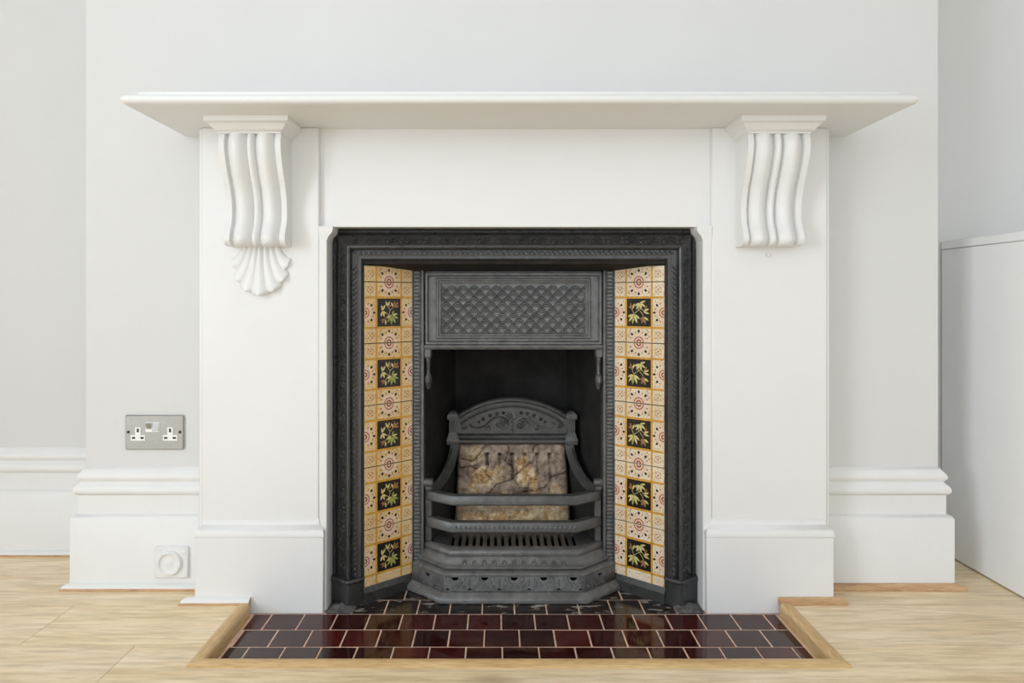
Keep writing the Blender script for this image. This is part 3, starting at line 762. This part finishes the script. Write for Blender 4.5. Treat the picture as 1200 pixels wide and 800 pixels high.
# hood --------------------------------------------------------------
HY = 0.117; HZ0, HZ1, HH = 0.632, 0.8365, 0.2365
h = MB(); h.box(XC - HH, XC + HH, HY, HY + 0.02, HZ0, HZ1 + 0.02, 0.002)
hood = h.build('hood', 'ironb', ins)
def frect(x0, x1, z0, z1): return [(x0, z0), (x1, z0), (x1, z1), (x0, z1)]
m = MB()
sweep(m, frect(XC - HH, XC + HH, HZ0 + 0.012, HZ1), [(0, HY + 0.002), (0, HY - 0.007), (0.002, HY - 0.009), (0.007, HY - 0.009), (0.010, HY - 0.003), (0.010, HY + 0.002)], FRONT, loop=True, closed=True)
sweep(m, frect(XC - 0.207, XC + 0.207, 0.660, 0.822), [(0, HY + 0.002), (0, HY - 0.002), (0.0025, HY - 0.006), (0.006, HY - 0.006), (0.0085, HY - 0.003), (0.012, HY - 0.004), (0.0145, HY - 0.002), (0.015, HY + 0.002)], FRONT, loop=True, closed=True)
m.build('hood_moulding', 'ironb', hood)
MB().loft([[(xx, y, z) for y, z in ((HY - 0.006, HZ0 + 0.013), (HY - 0.013, HZ0 + 0.011), (HY - 0.015, HZ0 + 0.006), (HY - 0.012, HZ0), (HY + 0.012, HZ0), (HY + 0.012, HZ0 + 0.013))] for xx in (XC - HH - 0.001, XC + HH + 0.001)]).build('hood_lip', 'ironb', hood)
m = MB(); r0 = 0.0150; zrow = 0.0148; z = 0.668; row = 0
def arc(m, cx, cz, r, w, hgt, n=9):
    v = []; f = []
    for i in range(n + 1):
        a = PI * i / n
        for rr, y in ((r - w, HY + 0.0005), (r, HY - hgt), (r + w, HY + 0.0005)):
            v.append((min(XC + 0.194, max(XC - 0.194, cx + math.cos(a) * rr)), y, min(0.8085, cz + math.sin(a) * rr)))
    for i in range(n):
        f += [(3 * i, 3 * i + 1, 3 * i + 4, 3 * i + 3), (3 * i + 1, 3 * i + 2, 3 * i + 5, 3 * i + 4)]
    m.add(v, f)
while z < 0.800:
    x = XC - 0.195 + (r0 if row % 2 else 0)
    while x <= XC + 0.196:
        for rr in (0.0142, 0.0098):
            arc(m, x, z, rr, 0.0015, 0.0032)
        for q in (30, 60, 90, 120, 150):
            a = math.radians(q); m.ell((min(XC + 0.192, max(XC - 0.192, x + math.cos(a) * 0.0055)), HY, z + math.sin(a) * 0.0055), (math.cos(a) * 0.0030, 0, math.sin(a) * 0.0030), (math.sin(a) * 0.0011, 0, -math.cos(a) * 0.0011), (0, -0.0022, 0), 5, 3)
        x += 2 * r0
    z += zrow; row += 1
m.build('scale_relief', 'ironb', hood)['kind'] = 'stuff'
def bracket(side):
    x = XC + side * 0.2285; y = HY - 0.002; m = MB()
    m.box(x - 0.0095, x + 0.0095, y - 0.012, y + 0.02, 0.610, 0.633, 0.003)
    rings = []
    for z, w, d in ((0.612, 0.0085, 0.010), (0.605, 0.0068, 0.009), (0.595, 0.0058, 0.004), (0.580, 0.0055, 0.001), (0.566, 0.0062, 0.003), (0.560, 0.0090, 0.011), (0.552, 0.0102, 0.016), (0.544, 0.0096, 0.015), (0.538, 0.0070, 0.008), (0.533, 0.0070, 0.005), (0.527, 0.0050, 0.001), (0.524, 0.002, 0.0)):
        rings.append([(x + w * math.cos(a), y + 0.006 - (d + 0.006) * max(0, -math.sin(a)) + 0.006 * max(0, math.sin(a)), z) for a in [2 * PI * k / 12 for k in range(12)]])
    m.loft(rings); m.build('bracket', 'ironb', ins)
bracket(-1); bracket(1)

# firebox shell
FB_Y0, FB_Y1, FB_H0, FB_H1 = 0.132, 0.39, 0.240, 0.172
m = MB()
pl = [(XC - FB_H0, FB_Y0), (XC - FB_H1, FB_Y1), (XC + FB_H1, FB_Y1), (XC + FB_H0, FB_Y0)]
sweep(m, pl, [(0, 0.0), (0, 0.80), (0.02, 0.80), (0.02, 0.0)], PLAN, loop=True)
m.build('firebox_shell', 'soot', ins)
MB().box(XC - 0.26, XC + 0.26, FB_Y0, FB_Y1 + 0.02, 0.80, 0.82).build('firebox_top', 'soot', ins)
MB().box(XC - 0.24, XC + 0.24, FB_Y0 - 0.10, FB_Y1, 0.0002, 0.004).build('firebox_floor', 'soot', ins)

# rough mortar smeared between insert and surround at the hearth
def mortar(x0, x1, y0, y1, seed):
    m = MB(); nx, ny = 14, 8; g = []
    for j in range(ny + 1):
        for i in range(nx + 1):
            u, v = i / nx, j / ny; x = x0 + (x1 - x0) * u; y = y0 + (y1 - y0) * v
            e = min(1, min(u, 1 - u, v, 1 - v) * 5)
            n = noise.noise(Vector((x * 60, y * 60, seed)))
            g.append((x + 0.004 * noise.noise(Vector((x * 90, y * 90, seed + 5))), y + 0.004 * n, 0.0008 + e * (0.004 + 0.008 * v * (0.6 + n))))
    m.add(g, [(j * (nx + 1) + i, j * (nx + 1) + i + 1, (j + 1) * (nx + 1) + i + 1, (j + 1) * (nx + 1) + i) for j in range(ny) for i in range(nx)])
    m.build('mortar_fillet', 'sealant', hearth)
mortar(-0.4205, -0.352, -0.049, 0.008, 1.3); mortar(0.437, 0.506, -0.049, 0.008, 4.1)

# ------------------------------------------------------------------ fire grate
gr = thing('fire_grate', (XC, 0.11, 0.0), 'cast iron fire grate with arched ornamental back and two front bars', 'fire grate')
AY = 0.283                                # plane of the arched back
AH = 0.187
def arch_pts(hw, z0, rise, n=24):
    R = (hw * hw + rise * rise) / (2 * rise); a = math.asin(min(1, hw / R)); cz = z0 + rise - R
    return [(XC + R * math.sin(-a + 2 * a * i / n), cz + R * math.cos(-a + 2 * a * i / n)) for i in range(n + 1)]
ar = arch_pts(0.160, 0.430, 0.051)
m = MB(); m.prism([(XC - 0.165, 0.372)] + arch_pts(0.165, 0.426, 0.047) + [(XC + 0.165, 0.372)], FRONT, AY, AY + 0.012)
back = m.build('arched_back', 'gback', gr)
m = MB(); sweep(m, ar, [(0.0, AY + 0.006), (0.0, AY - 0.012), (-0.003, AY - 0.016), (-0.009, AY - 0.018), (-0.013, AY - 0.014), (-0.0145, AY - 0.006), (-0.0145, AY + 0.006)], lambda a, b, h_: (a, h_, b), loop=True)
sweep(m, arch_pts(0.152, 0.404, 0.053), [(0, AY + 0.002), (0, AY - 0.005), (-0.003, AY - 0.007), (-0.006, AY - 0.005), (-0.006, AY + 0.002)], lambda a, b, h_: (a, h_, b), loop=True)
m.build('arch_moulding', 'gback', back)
# scrolls in the tympanum
def spiral(cx, cz, r, a0, turns, d, n=18):
    return [(cx + math.cos(a0 + d * turns * 2 * PI * i / n) * r * (1 - 0.86 * i / n), AY - 0.0045, cz + math.sin(a0 + d * turns * 2 * PI * i / n) * r * (1 - 0.86 * i / n)) for i in range(n + 1)]
m = MB()
zb = 0.398
for s in (-1, 1):
    m.tube(spiral(XC + s * 0.022, zb + 0.004, 0.016, PI / 2, 1.4, s * -1), 0.0030, 5)
    m.tube(spiral(XC + s * 0.040, zb + 0.006, 0.015, PI / 2, 1.3, s), 0.0028, 5)
    pts = catmull([(XC + s * 0.010, AY - 0.002, zb + 0.010), (XC + s * 0.032, AY - 0.002, zb + 0.024), (XC + s * 0.060, AY - 0.002, zb + 0.016), (XC + s * 0.085, AY - 0.002, zb - 0.004), (XC + s * 0.112, AY - 0.002, zb - 0.006), (XC + s * 0.124, AY - 0.002, zb + 0.003), (XC + s * 0.116, AY - 0.002, zb + 0.008)], 5)
    m.tube(pts, lambda t: 0.0036 - 0.0016 * t, 5)
    m.tube(spiral(XC + s * 0.070, zb - 0.006, 0.010, PI / 2, 1.1, -s), 0.0024, 5)
    m.tube(spiral(XC + s * 0.140, zb - 0.004, 0.008, 0, 1.1, s), 0.0024, 5)
    for px, pz, r in ((0.044, 0.034, 0.0055), (0.064, 0.028, 0.0055), (0.084, 0.018, 0.005), (0.096, 0.010, 0.004), (0.026, 0.036, 0.005), (0.052, 0.022, 0.003)):
        for q in range(5):
            a = q * 2 * PI / 5; m.ell((XC + s * px + math.cos(a) * r * 0.6, AY - 0.001, zb + pz + math.sin(a) * r * 0.6), (0, -0.0045, 0), (r * 0.55, 0, 0), (0, 0, r * 0.55), 6, 3)
    for q in range(3):
        a = math.radians(90 - s * (14 + q * 22)); p0 = (XC + s * 0.002, zb + 0.018)
        m.tube([(p0[0] + math.cos(a) * t * 0.022, AY - 0.002, p0[1] + math.sin(a) * t * 0.022) for t in (0, 0.4, 0.8, 1.0)], lambda t: 0.0014 + 0.0016 * math.sin(PI * min(1, t * 0.9)), 5)
m.tube([(XC, AY - 0.003, zb - 0.018), (XC, AY - 0.003, zb + 0.03)], 0.0022, 6)
for dz in (-0.012, 0.004, 0.018): m.ell((XC, AY - 0.002, zb + dz), (0, -0.004, 0), (0.005, 0, 0), (0, 0, 0.0035), 8, 4)
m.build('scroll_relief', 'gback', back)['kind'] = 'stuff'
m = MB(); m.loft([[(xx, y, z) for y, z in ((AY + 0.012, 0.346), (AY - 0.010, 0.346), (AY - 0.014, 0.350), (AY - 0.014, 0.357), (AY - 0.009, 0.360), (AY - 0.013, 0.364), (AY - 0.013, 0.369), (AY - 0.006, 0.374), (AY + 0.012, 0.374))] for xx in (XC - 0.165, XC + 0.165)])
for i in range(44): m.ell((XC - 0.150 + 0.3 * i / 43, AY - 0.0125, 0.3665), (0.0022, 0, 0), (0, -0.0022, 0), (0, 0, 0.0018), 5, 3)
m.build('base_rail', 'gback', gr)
def post(side):
    x = XC + side * 0.172; y = AY + 0.001; m = MB()
    def ring(z, w, d=None): d = w if d is None else d; return [(x - w, y - d, z), (x + w, y - d, z), (x + w, y + d, z), (x - w, y + d, z)]
    m.loft([ring(0.344, 0.017), ring(0.352, 0.018), ring(0.358, 0.018), ring(0.364, 0.0155), ring(0.374, 0.0130), ring(0.377, 0.011), ring(0.416, 0.0105), ring(0.4165, 0.0155), ring(0.425, 0.0165), ring(0.431, 0.0150), ring(0.438, 0.0095), ring(0.442, 0.0035)])
    for k in (-0.006, 0.0, 0.006): m.box(x + k - 0.0018, x + k + 0.0018, y - 0.0135, y - 0.009, 0.380, 0.413, 0.0008)
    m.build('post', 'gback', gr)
def arm(side):
    # curved front edge plate running from the post down to the front upright
    m = MB(); P = catmull([(0.168, AY - 0.004, 0.348), (0.172, 0.262, 0.322), (0.182, 0.225, 0.288), (0.200, 0.180, 0.263), (0.219, 0.142, 0.252), (0.226, 0.130, 0.2505)], 5)
    rings = []; rb = []; r2 = []
    for i, (hh, y, z) in enumerate(P):
        a = Vector(P[max(0, i - 1)]); b = Vector(P[min(len(P) - 1, i + 1)]); t = (b - a).normalized()
        nrm = Vector((-0.15, -1, 0.45)); u = (nrm - t * nrm.dot(t)).normalized(); w = t.cross(u).normalized()
        w = w if w.x < 0 else -w
        c = Vector((hh, y, z)); W_, D_ = 0.0150, 0.005
        # local section: wide towards the fire (w), thin along u
        sec = [c + w * W_ + u * 0, c + w * W_ + u * D_, c + w * 0.004 + u * (D_ + 0.0018), c - w * 0.004 + u * (D_ + 0.0018), c - w * W_ * 0.7 + u * D_, c - w * W_ * 0.7]
        rings.append([(XC + side * q.x, q.y, q.z) for q in sec])
    m.loft(rings)
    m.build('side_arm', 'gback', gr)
    # cheek plate between arm and firebrick
    fr = (0.219, 0.128); bk = (0.166, 0.277); q = MB()
    outl = [(0.0, 0.10), (0.0, 0.252), (0.25, 0.262), (0.5, 0.282), (0.72, 0.306), (0.9, 0.334), (1.0, 0.352), (1.0, 0.10)]
    def mp(a, b, hh): return (XC + side * (fr[0] + (bk[0] - fr[0]) * a + hh), fr[1] + (bk[1] - fr[1]) * a, b)
    q.prism(outl, mp, 0.0, 0.006); q.build('side_cheek', 'soot2', gr)
    # front upright and its rounded boss
    u = MB(); x = XC + side * 0.2265
    u.box(x - 0.0100, x + 0.0085, 0.113, 0.132, 0.105, 0.262, 0.002); u.build('upright', 'grate', gr)
    b = MB(); b.lathe([(0.0005, -0.013), (0.010, -0.0125), (0.0118, -0.010), (0.0118, 0.010), (0.010, 0.0125), (0.0005, 0.013)], (x, 0.110, 0.277), 'X', 16)
    b.box(x - 0.0095, x + 0.0095, 0.104, 0.128, 0.258, 0.276, 0.002)
    b.build('boss', 'grate', gr)
for s in (-1, 1): post(s); arm(s)
def bar_plan(a):
    return [(XC - 0.236 + 1.7 * a, 0.1135), (XC - 0.162 + 0.33 * a, 0.060 + a), (XC + 0.162 - 0.33 * a, 0.060 + a), (XC + 0.236 - 1.7 * a, 0.1135)]
def bar(z0, z1, teeth):
    prof = [(0.003, z0), (0.0, z0 + 0.003), (0.0, z1 - 0.005), (0.003, z1 - 0.001), (0.007, z1), (0.021, z1), (0.024, z1 - 0.003), (0.024, z0)]
    rings = [[(x, y, z) for x, y in bar_plan(a)] for a, z in prof]
    m = MB(); n = 4; k = len(prof); m.loft(rings + [rings[0]], closed=False, caps=False)
    m.f += [tuple(i * n for i in range(k)), tuple(i * n + 3 for i in range(k))]; m.m += [0, 0]
    b = m.build('front_bar', 'grate', gr)
    if teeth:
        t = MB(); zt = z1 - 0.006
        for i in range(26):
            x = XC - 0.156 + 0.0124 * i
            t.add([(x, 0.0598, zt - 0.010), (x + 0.0110, 0.0598, zt - 0.010), (x + 0.0055, 0.0598, zt), (x + 0.0055, 0.0572, zt - 0.0075)], [(0, 1, 3), (1, 2, 3), (2, 0, 3), (0, 1, 2)])
        t.build('zigzag_relief', 'grate', b, smooth=0)['kind'] = 'stuff'
bar(0.229, 0.255, False); bar(0.158, 0.186, True)
# bottom grate: frame, back strip, single bars with open slots between
GZ = 0.121
bg_ = MB().box(XC - 0.172, XC + 0.172, 0.160, 0.182, GZ - 0.012, GZ, 0.002).build('bottom_grate', 'grate', gr)
NB = 19
for i in range(NB):
    x = XC - 0.171 + 0.342 * i / (NB - 1)
    MB().box(x - 0.0058, x + 0.0058, 0.068, 0.163, GZ - 0.012, GZ - 0.0004, 0.0012).build('grate_bar', 'grate', bg_)
for s in (-1, 1):
    m = MB(); m.prism([(XC + s * 0.172, 0.068), (XC + s * 0.215, 0.100), (XC + s * 0.215, 0.182), (XC + s * 0.172, 0.182)], PLAN, GZ - 0.012, GZ - 0.001)
    m.build('end_plate', 'grate', bg_)

# firebrick
def firebrick():
    nx, nz = 96, 120; x0, x1 = XC - 0.161, XC + 0.161; z0, z1 = 0.108, 0.345
    rng = random.Random(11); cr = []
    cracks = [[(.46, 1.0), (.47, .92), (.44, .80), (.52, .70), (.50, .60), (.36, .52), (.30, .44)], [(.70, .98), (.71, .90), (.69, .80), (.60, .70), (.50, .60)], [(.50, .60), (.56, .50), (.70, .47), (.80, .50)],
              [(.30, .44), (.32, .56), (.26, .66), (.28, .78)], [(.02, .84), (.12, .80), (.20, .88), (.26, 1.0)], [(.86, .62), (.93, .64), (1.0, .67)], [(.0, .42), (.14, .40), (.30, .44), (.44, .42), (.60, .44), (.80, .50), (.86, .62)], [(.02, .72), (.12, .74), (.18, .70)]]
    def dseg(p, a, b):
        ax, ay = a; bx, by = b; dx, dy = bx - ax, by - ay; t = max(0, min(1, ((p[0] - ax) * dx + (p[1] - ay) * dy) / (dx * dx + dy * dy)))
        return math.hypot(p[0] - ax - dx * t, p[1] - ay - dy * t)
    v = []; ex = []; ck = []
    for j in range(nz + 1):
        for i in range(nx + 1):
            u, w = i / nx, j / nz
            q = Vector((u * 9, w * 7, 2.0)); n1 = noise.fractal(q, 0.9, 2.1, 5); n2 = noise.noise(Vector((u * 3.2, w * 3.0, 8.1)))
            pu = u + 0.020 * noise.noise(q * 2.0); pw = w + 0.020 * noise.noise(q * 2.0 + Vector((9, 0, 0)))
            dc = min(dseg((pu, pw), a, b) for c in cracks for a, b in zip(c, c[1:]))
            # vertical flutes with little holes at their heads, where the face has survived
            fl = 0
            for k in range(6):
                fu = 0.27 + 0.115 * k
                if 0.40 < w < 0.90: fl = max(fl, 1.3 * min(1, (w - 0.40) / 0.25) * math.exp(-((u - fu) / 0.013) ** 2) * (0.6 + 0.6 * noise.noise(Vector((k * 3.1, w * 9, 0.5)))))
                if (u - fu) ** 2 + ((w - 0.88) * 0.75) ** 2 < 0.00022: fl = max(fl, 1.8)
            # broken patches
            pt = 0
            for cx, cw, rx, rw, s in ((0.22, 0.62, 0.12, 0.17, 1.0), (0.60, 0.66, 0.085, 0.20, 1.0), (0.69, 0.56, 0.055, 0.12, .9), (0.40, 0.40, 0.09, 0.10, .5), (0.14, 0.86, 0.11, 0.10, .55), (0.50, 0.08, 0.6, 0.16, .75), (0.80, 0.22, 0.2, 0.14, .4), (0.87, 0.45, 0.06, 0.12, .5), (0.36, 0.66, 0.05, 0.13, .6)):
                d = math.hypot((pu - cx) / rx, (pw - cw) / rw) + 0.55 * n1
                pt = max(pt, s * min(1, max(0, (1.05 - d) * 2.5)))
            dep = 0.012 * pt * (0.6 + n1) + 0.006 * n1 + 0.002 * noise.noise(q * 6) + 0.006 * n2 + 0.009 * fl * (1 - 0.5 * pt) + 0.006 * math.exp(-(dc / 0.008) ** 2)
            low = 1 if w < 0.42 else 0
            dep += -0.010 * low * (0.7 + n1)
            y = 0.205 + (0.278 - 0.205) * w + dep
            edge = min(u, 1 - u, (1 - w)); y += 0.012 * max(0, 1 - edge / 0.025) ** 2
            flare = 1 + 0.05 * (1 - w)
            v.append(((x0 + x1) / 2 + (u - 0.5) * (x1 - x0) * flare * 0.97, y, z0 + (z1 - z0) * w)); ex.append(min(1, max(0, pt * 0.9 + 0.25 * low)))
            ck.append(min(1, math.exp(-(dc / (0.0035 + 0.0035 * abs(n1))) ** 2) * 0.85 + 0.55 * min(1, fl) * (1 - pt) + max(0, 0.5 - 6 * u) * 0.8 + max(0, (u - 0.93) * 7)))  # dark cracks and flutes, plus darkening along both side edges
    f = [(j * (nx + 1) + i, j * (nx + 1) + i + 1, (j + 1) * (nx + 1) + i + 1, (j + 1) * (nx + 1) + i) for j in range(nz) for i in range(nx)]
    N = nx + 1
    rim = list(range(N)) + [j * N + nx for j in range(1, nz + 1)] + [nz * N + i for i in range(nx - 1, -1, -1)] + [j * N for j in range(nz - 1, 0, -1)]
    b = len(v)
    for r in rim: v.append((v[r][0], v[r][1] + 0.045 if v[r][2] < 0.3 else 0.325, v[r][2])); ex.append(0); ck.append(0.4)
    for i in range(len(rim)):
        k = (i + 1) % len(rim); f.append((rim[i], b + i, b + k, rim[k]))
    f.append(tuple(b + i for i in range(len(rim))))
    m = MB().add(v, f)
    me = m.mesh('firebrick', 'clay', 50)
    for nm, arr in (('exposed', ex), ('crack_edge', ck)):
        at = me.attributes.new(nm, 'FLOAT', 'POINT'); at.data.foreach_set('value', arr)
    o = place('firebrick', me)
    return tag(o, 'cracked tan firebrick at the back of the grate with flaking scorched face', 'firebrick')
firebrick()

# ------------------------------------------------------------------ ash pan cover: stepped, canted front under the grate
ash = thing('ash_pan_cover', (XC, 0.0, 0.0), 'stepped cast iron ash cover with pierced skirt standing on the hearth', 'ash cover')
def tier_plan(t):
    k = min(t, 0.048) / 0.048
    return [(XC - 0.283 + 0.047 * k, 0.088 + 0.026 * k), (XC - 0.186 + 0.41 * t, t), (XC + 0.186 - 0.41 * t, t), (XC + 0.283 - 0.047 * k, 0.088 + 0.026 * k)]
def tier(name, prof, parent, mat='ironb', smooth=40):
    rings = [[(x, y, z) for x, y in tier_plan(t)] for t, z in prof]
    m = MB(); n = 4; k = len(prof); m.loft(rings + [rings[0]], closed=False, caps=False)
    m.f += [tuple(i * n for i in range(k)), tuple(i * n + 3 for i in range(k))]; m.m += [0, 0]
    return m.build(name, mat, parent, smooth)
tier('base_moulding', [(0.003, 0.0005), (0.0, 0.002), (0.0, 0.009), (0.002, 0.014), (0.007, 0.018), (0.011, 0.0245), (0.014, 0.0258), (0.022, 0.0258), (0.022, 0.0005)], ash)
skirt = tier('skirt', [(0.0125, 0.0255), (0.0190, 0.0645), (0.0250, 0.0645), (0.0185, 0.0255)], ash)
tier('skirt_cap', [(0.0170, 0.0640), (0.0165, 0.0665), (0.0185, 0.0700), (0.0240, 0.0735), (0.040, 0.0750), (0.040, 0.0640)], ash)
step = tier('sloped_step', [(0.036, 0.0745), (0.031, 0.0755), (0.0285, 0.0785), (0.0290, 0.0820), (0.0340, 0.0845), (0.0380, 0.0900), (0.0415, 0.0980), (0.0470, 0.1030), (0.060, 0.1030), (0.060, 0.0745)], ash)
tier('grate_lip', [(0.056, 0.1028), (0.0465, 0.1035), (0.0455, 0.1060), (0.0455, 0.1140), (0.0480, 0.1180), (0.0560, 0.1205), (0.0720, 0.1210), (0.0720, 0.1028)], ash)
# holes pierced through the skirt
def skirt_pt(side, s, z, e=0.0):
    """point on the skirt's face; side 0 front, -1 / 1 canted ends; s metres along"""
    t = 0.0125 + (z - 0.0255) / 0.039 * 0.0065; P = tier_plan(t)
    if side == 0: return Vector((XC + s, t - e, z))
    a, b = (Vector(P[1]), Vector(P[0])) if side < 0 else (Vector(P[2]), Vector(P[3]))
    d = (b - a).normalized(); n = Vector((d.y, -d.x)) if side > 0 else Vector((-d.y, d.x))
    if n.y > 0: n = -n
    q = a + d * s + n * e
    return Vector((q.x, q.y, z))
holes = [(0, XX, 0.0615, 0.0095, -1) for XX in (-0.1545, -0.0790, -0.0035, 0.0720, 0.1475)] + [(0, XX, 0.0300, 0.0052, 1) for XX in (-0.192 + 0.0755 * i + 0.0005 for i in range(6)) if abs(XX) < 0.17]
holes = [(0, -0.150 + 0.075 * i, 0.0610, 0.0095, -1) for i in range(5)] + [(0, -0.1875 + 0.075 * i, 0.0300, 0.0052, 1) for i in range(1, 5)] + \
        [(0, -0.168, 0.0300, 0.005, 1), (0, 0.168, 0.030, 0.005, 1)] + [(sd, 0.062, 0.0560, 0.0085, -1) for sd in (-1, 1)] + [(sd, 0.030, 0.0310, 0.005, 1) for sd in (-1, 1)]
cut = MB()
for sd, s, z, r, up in holes:
    poly = [(s + r * math.cos(a), z + up * r * 0.95 * math.sin(a)) for a in [PI * k / 10 for k in range(11)]]
    cut.prism(poly, lambda a, b, hh, sd=sd: skirt_pt(sd, a, b, hh), 0.006, -0.014)
cme = cut.mesh('cutter', 'soot', 0); co = bpy.data.objects.new('cutter', cme); COL.objects.link(co)
md = skirt.modifiers.new('holes', 'BOOLEAN'); md.operation = 'DIFFERENCE'; md.object = co; md.solver = 'EXACT'
dg = bpy.context.evaluated_depsgraph_get()
nm = bpy.data.meshes.new_from_object(skirt.evaluated_get(dg)); skirt.modifiers.clear(); skirt.data = nm; nm.name = 'skirt'
bpy.data.objects.remove(co); bpy.data.meshes.remove(cme)
# embossed rings and studs round the holes, sprigs on the sloped step
m = MB()
def ringlet(sd, s, z, r, rt=0.0014):
    m.tube([skirt_pt(sd, s + r * math.cos(a), z + r * math.sin(a), 0.0003) for a in [2 * PI * k / 10 for k in range(10)]], rt, 4, closed=True)
for i in range(5):
    c = -0.150 + 0.075 * i
    for dx, dz, r in ((-0.0185, 0.057, 0.0060), (0.0185, 0.057, 0.0060), (-0.013, 0.046, 0.0045), (0.013, 0.046, 0.0045), (0.0, 0.0445, 0.0040), (-0.023, 0.039, 0.0035), (0.023, 0.039, 0.0035), (-0.0075, 0.0365, 0.003), (0.0075, 0.0365, 0.003)): ringlet(0, c + dx, dz, r)
    if i < 4:
        m.tube([skirt_pt(0, c + 0.0375, zz, 0.0003) for zz in (0.040, 0.047, 0.056)], 0.0013, 4)
        for dx in (-0.009, 0.009): ringlet(0, c + 0.0375 + dx, 0.032, 0.003)
for sd in (-1, 1):
    for s, z, r in ((0.012, 0.055, 0.005), (0.022, 0.046, 0.005), (0.036, 0.050, 0.005), (0.045, 0.042, 0.004), (0.060, 0.042, 0.005), (0.078, 0.050, 0.005), (0.085, 0.040, 0.004), (0.070, 0.034, 0.004), (0.012, 0.038, 0.004)): ringlet(sd, s, z, r)
m.build('ring_relief', 'ironb', skirt)['kind'] = 'stuff'
m = MB()
for i in range(11):
    c = XC - 0.128 + 0.0256 * i; y = 0.0376; z = 0.0905
    for q in range(5):
        a = math.radians(-20 + 55 * q); m.ell((c + math.cos(a) * 0.0045, y - math.sin(a) * 0.0 - 0.0002 + (math.sin(a) * 0.0045) * 0.42, z + math.sin(a) * 0.0045), (0, -0.0032, 0), (0.0026, 0, 0), (0, 0, 0.0026), 6, 3)
m.build('flower_relief', 'ironb', step)['kind'] = 'stuff'

# ------------------------------------------------------------------ double socket
SX, SZ, SY = -0.885, 0.422, WALL_Y
so = thing('double_socket', (SX, SY, SZ), 'brushed steel double wall socket with white inserts above the skirting', 'socket')
MB().box(SX - 0.0755, SX + 0.0755, SY - 0.0075, SY, SZ - 0.0445, SZ + 0.0445, 0.0025).build('face_plate', 'steel', so)
for s in (-1, 1):
    cx = SX + s * 0.0415; cz = SZ - 0.006
    m = MB()
    m.prism([(cx - 0.0185, cz - 0.0150), (cx + 0.0185, cz - 0.0150), (cx + 0.0185, cz - 0.0005), (cx + 0.0072, cz - 0.0005), (cx + 0.0072, cz + 0.0195), (cx - 0.0072, cz + 0.0195), (cx - 0.0072, cz - 0.0005), (cx - 0.0185, cz - 0.0005)], FRONT, SY - 0.0088, SY - 0.002)
    ip = m.build('socket_insert', 'plastic', so)
    for (a, b, w, h_) in ((0, 0.0115, 0.0026, 0.0048), (-0.0110, -0.0078, 0.0042, 0.0024), (0.0110, -0.0078, 0.0042, 0.0024)):
        MB().box(cx + a - w, cx + a + w, SY - 0.0092, SY - 0.004, cz + b - h_, cz + b + h_).build('pin_slot', 'dark', ip)
    c2 = SX + s * 0.0092 - 0.004
    m = MB(); t = s * 0.0022
    m.loft([[(c2 - 0.0068, SY - 0.0085 - t, SZ + 0.0035), (c2 + 0.0068, SY - 0.0085 - t, SZ + 0.0035), (c2 + 0.0068, SY - 0.003, SZ + 0.0035), (c2 - 0.0068, SY - 0.003, SZ + 0.0035)],
            [(c2 - 0.0068, SY - 0.0115 + t, SZ + 0.0245), (c2 + 0.0068, SY - 0.0115 + t, SZ + 0.0245), (c2 + 0.0068, SY - 0.003, SZ + 0.0245), (c2 - 0.0068, SY - 0.003, SZ + 0.0245)]])
    rk = m.build('rocker_switch', 'steel', so)
    MB().box(c2 - 0.0085, c2 + 0.0085, SY - 0.0083, SY - 0.003, SZ + 0.0015, SZ + 0.0265).build('switch_surround', 'plastic', rk)
    MB().lathe([(0.0035, -0.0086), (0.0038, -0.0082), (0.0038, -0.006)], (SX + s * 0.0665, SY, SZ + 0.0010), 'Y', 14).build('screw', 'dark', so)
# round blanked socket painted over on the skirting
RX, RZ, RYY = -0.829, 0.0965, WALL_Y - 0.026
ro = thing('painted_round_socket', (RX, RYY, RZ), 'old round socket on a square plate painted over white on the skirting', 'socket')
MB().box(RX - 0.043, RX + 0.043, RYY - 0.008, RYY, RZ - 0.040, RZ + 0.040, 0.003).build('square_plate', 'thick', ro)
MB().lathe([(0.0315, -0.006), (0.0315, -0.013), (0.0290, -0.0165), (0.0255, -0.0165), (0.0235, -0.0125), (0.0220, -0.0115), (0.010, -0.0120), (0.007, -0.0135), (0.0005, -0.0140)], (RX - 0.003, RYY, RZ), 'Y', 32).build('round_cover', 'thick', ro)
MB().lathe([(0.0045, -0.0075), (0.0045, -0.0095), (0.003, -0.0105), (0.0005, -0.0107)], (RX + 0.034, RYY, RZ + 0.026), 'Y', 12).build('screw', 'thick', ro)

# ------------------------------------------------------------------ low cupboard at the right
CX, CY0 = 1.295, -0.32
cb = thing('low_cupboard', (1.69, -0.02, FZ), 'plain white low cupboard standing in the right alcove', 'cupboard')
MB().box(CX, CX + 0.02, CY0, 0.281, FZ + 0.004, 0.909, 0.001).build('side_panel', 'cab', cb)
MB().box(CX + 0.02, RX1 - 0.001, CY0 + 0.022, 0.281, FZ + 0.06, 0.905).build('carcass', 'cab', cb)
MB().box(CX + 0.0205, RX1 - 0.001, CY0 + 0.06, 0.27, FZ, FZ + 0.06).build('toe_kick', 'cab', cb)
MB().box(CX - 0.0015, RX1 - 0.001, CY0 - 0.012, 0.281, 0.910, 0.933, 0.002).build('worktop', 'cab', cb)
for i in (0, 1):
    a = CX + 0.022 + i * 0.39
    d = MB().box(a, a + 0.386, CY0, CY0 + 0.020, FZ + 0.065, 0.903, 0.001).build('door', 'cab', cb)
    hx = a + (0.35 if i == 0 else 0.035)
    MB().tube([(hx, CY0, 0.72), (hx, CY0 - 0.022, 0.72), (hx, CY0 - 0.022, 0.84), (hx, CY0, 0.84)], 0.005, 8).build('handle', 'steel', d)
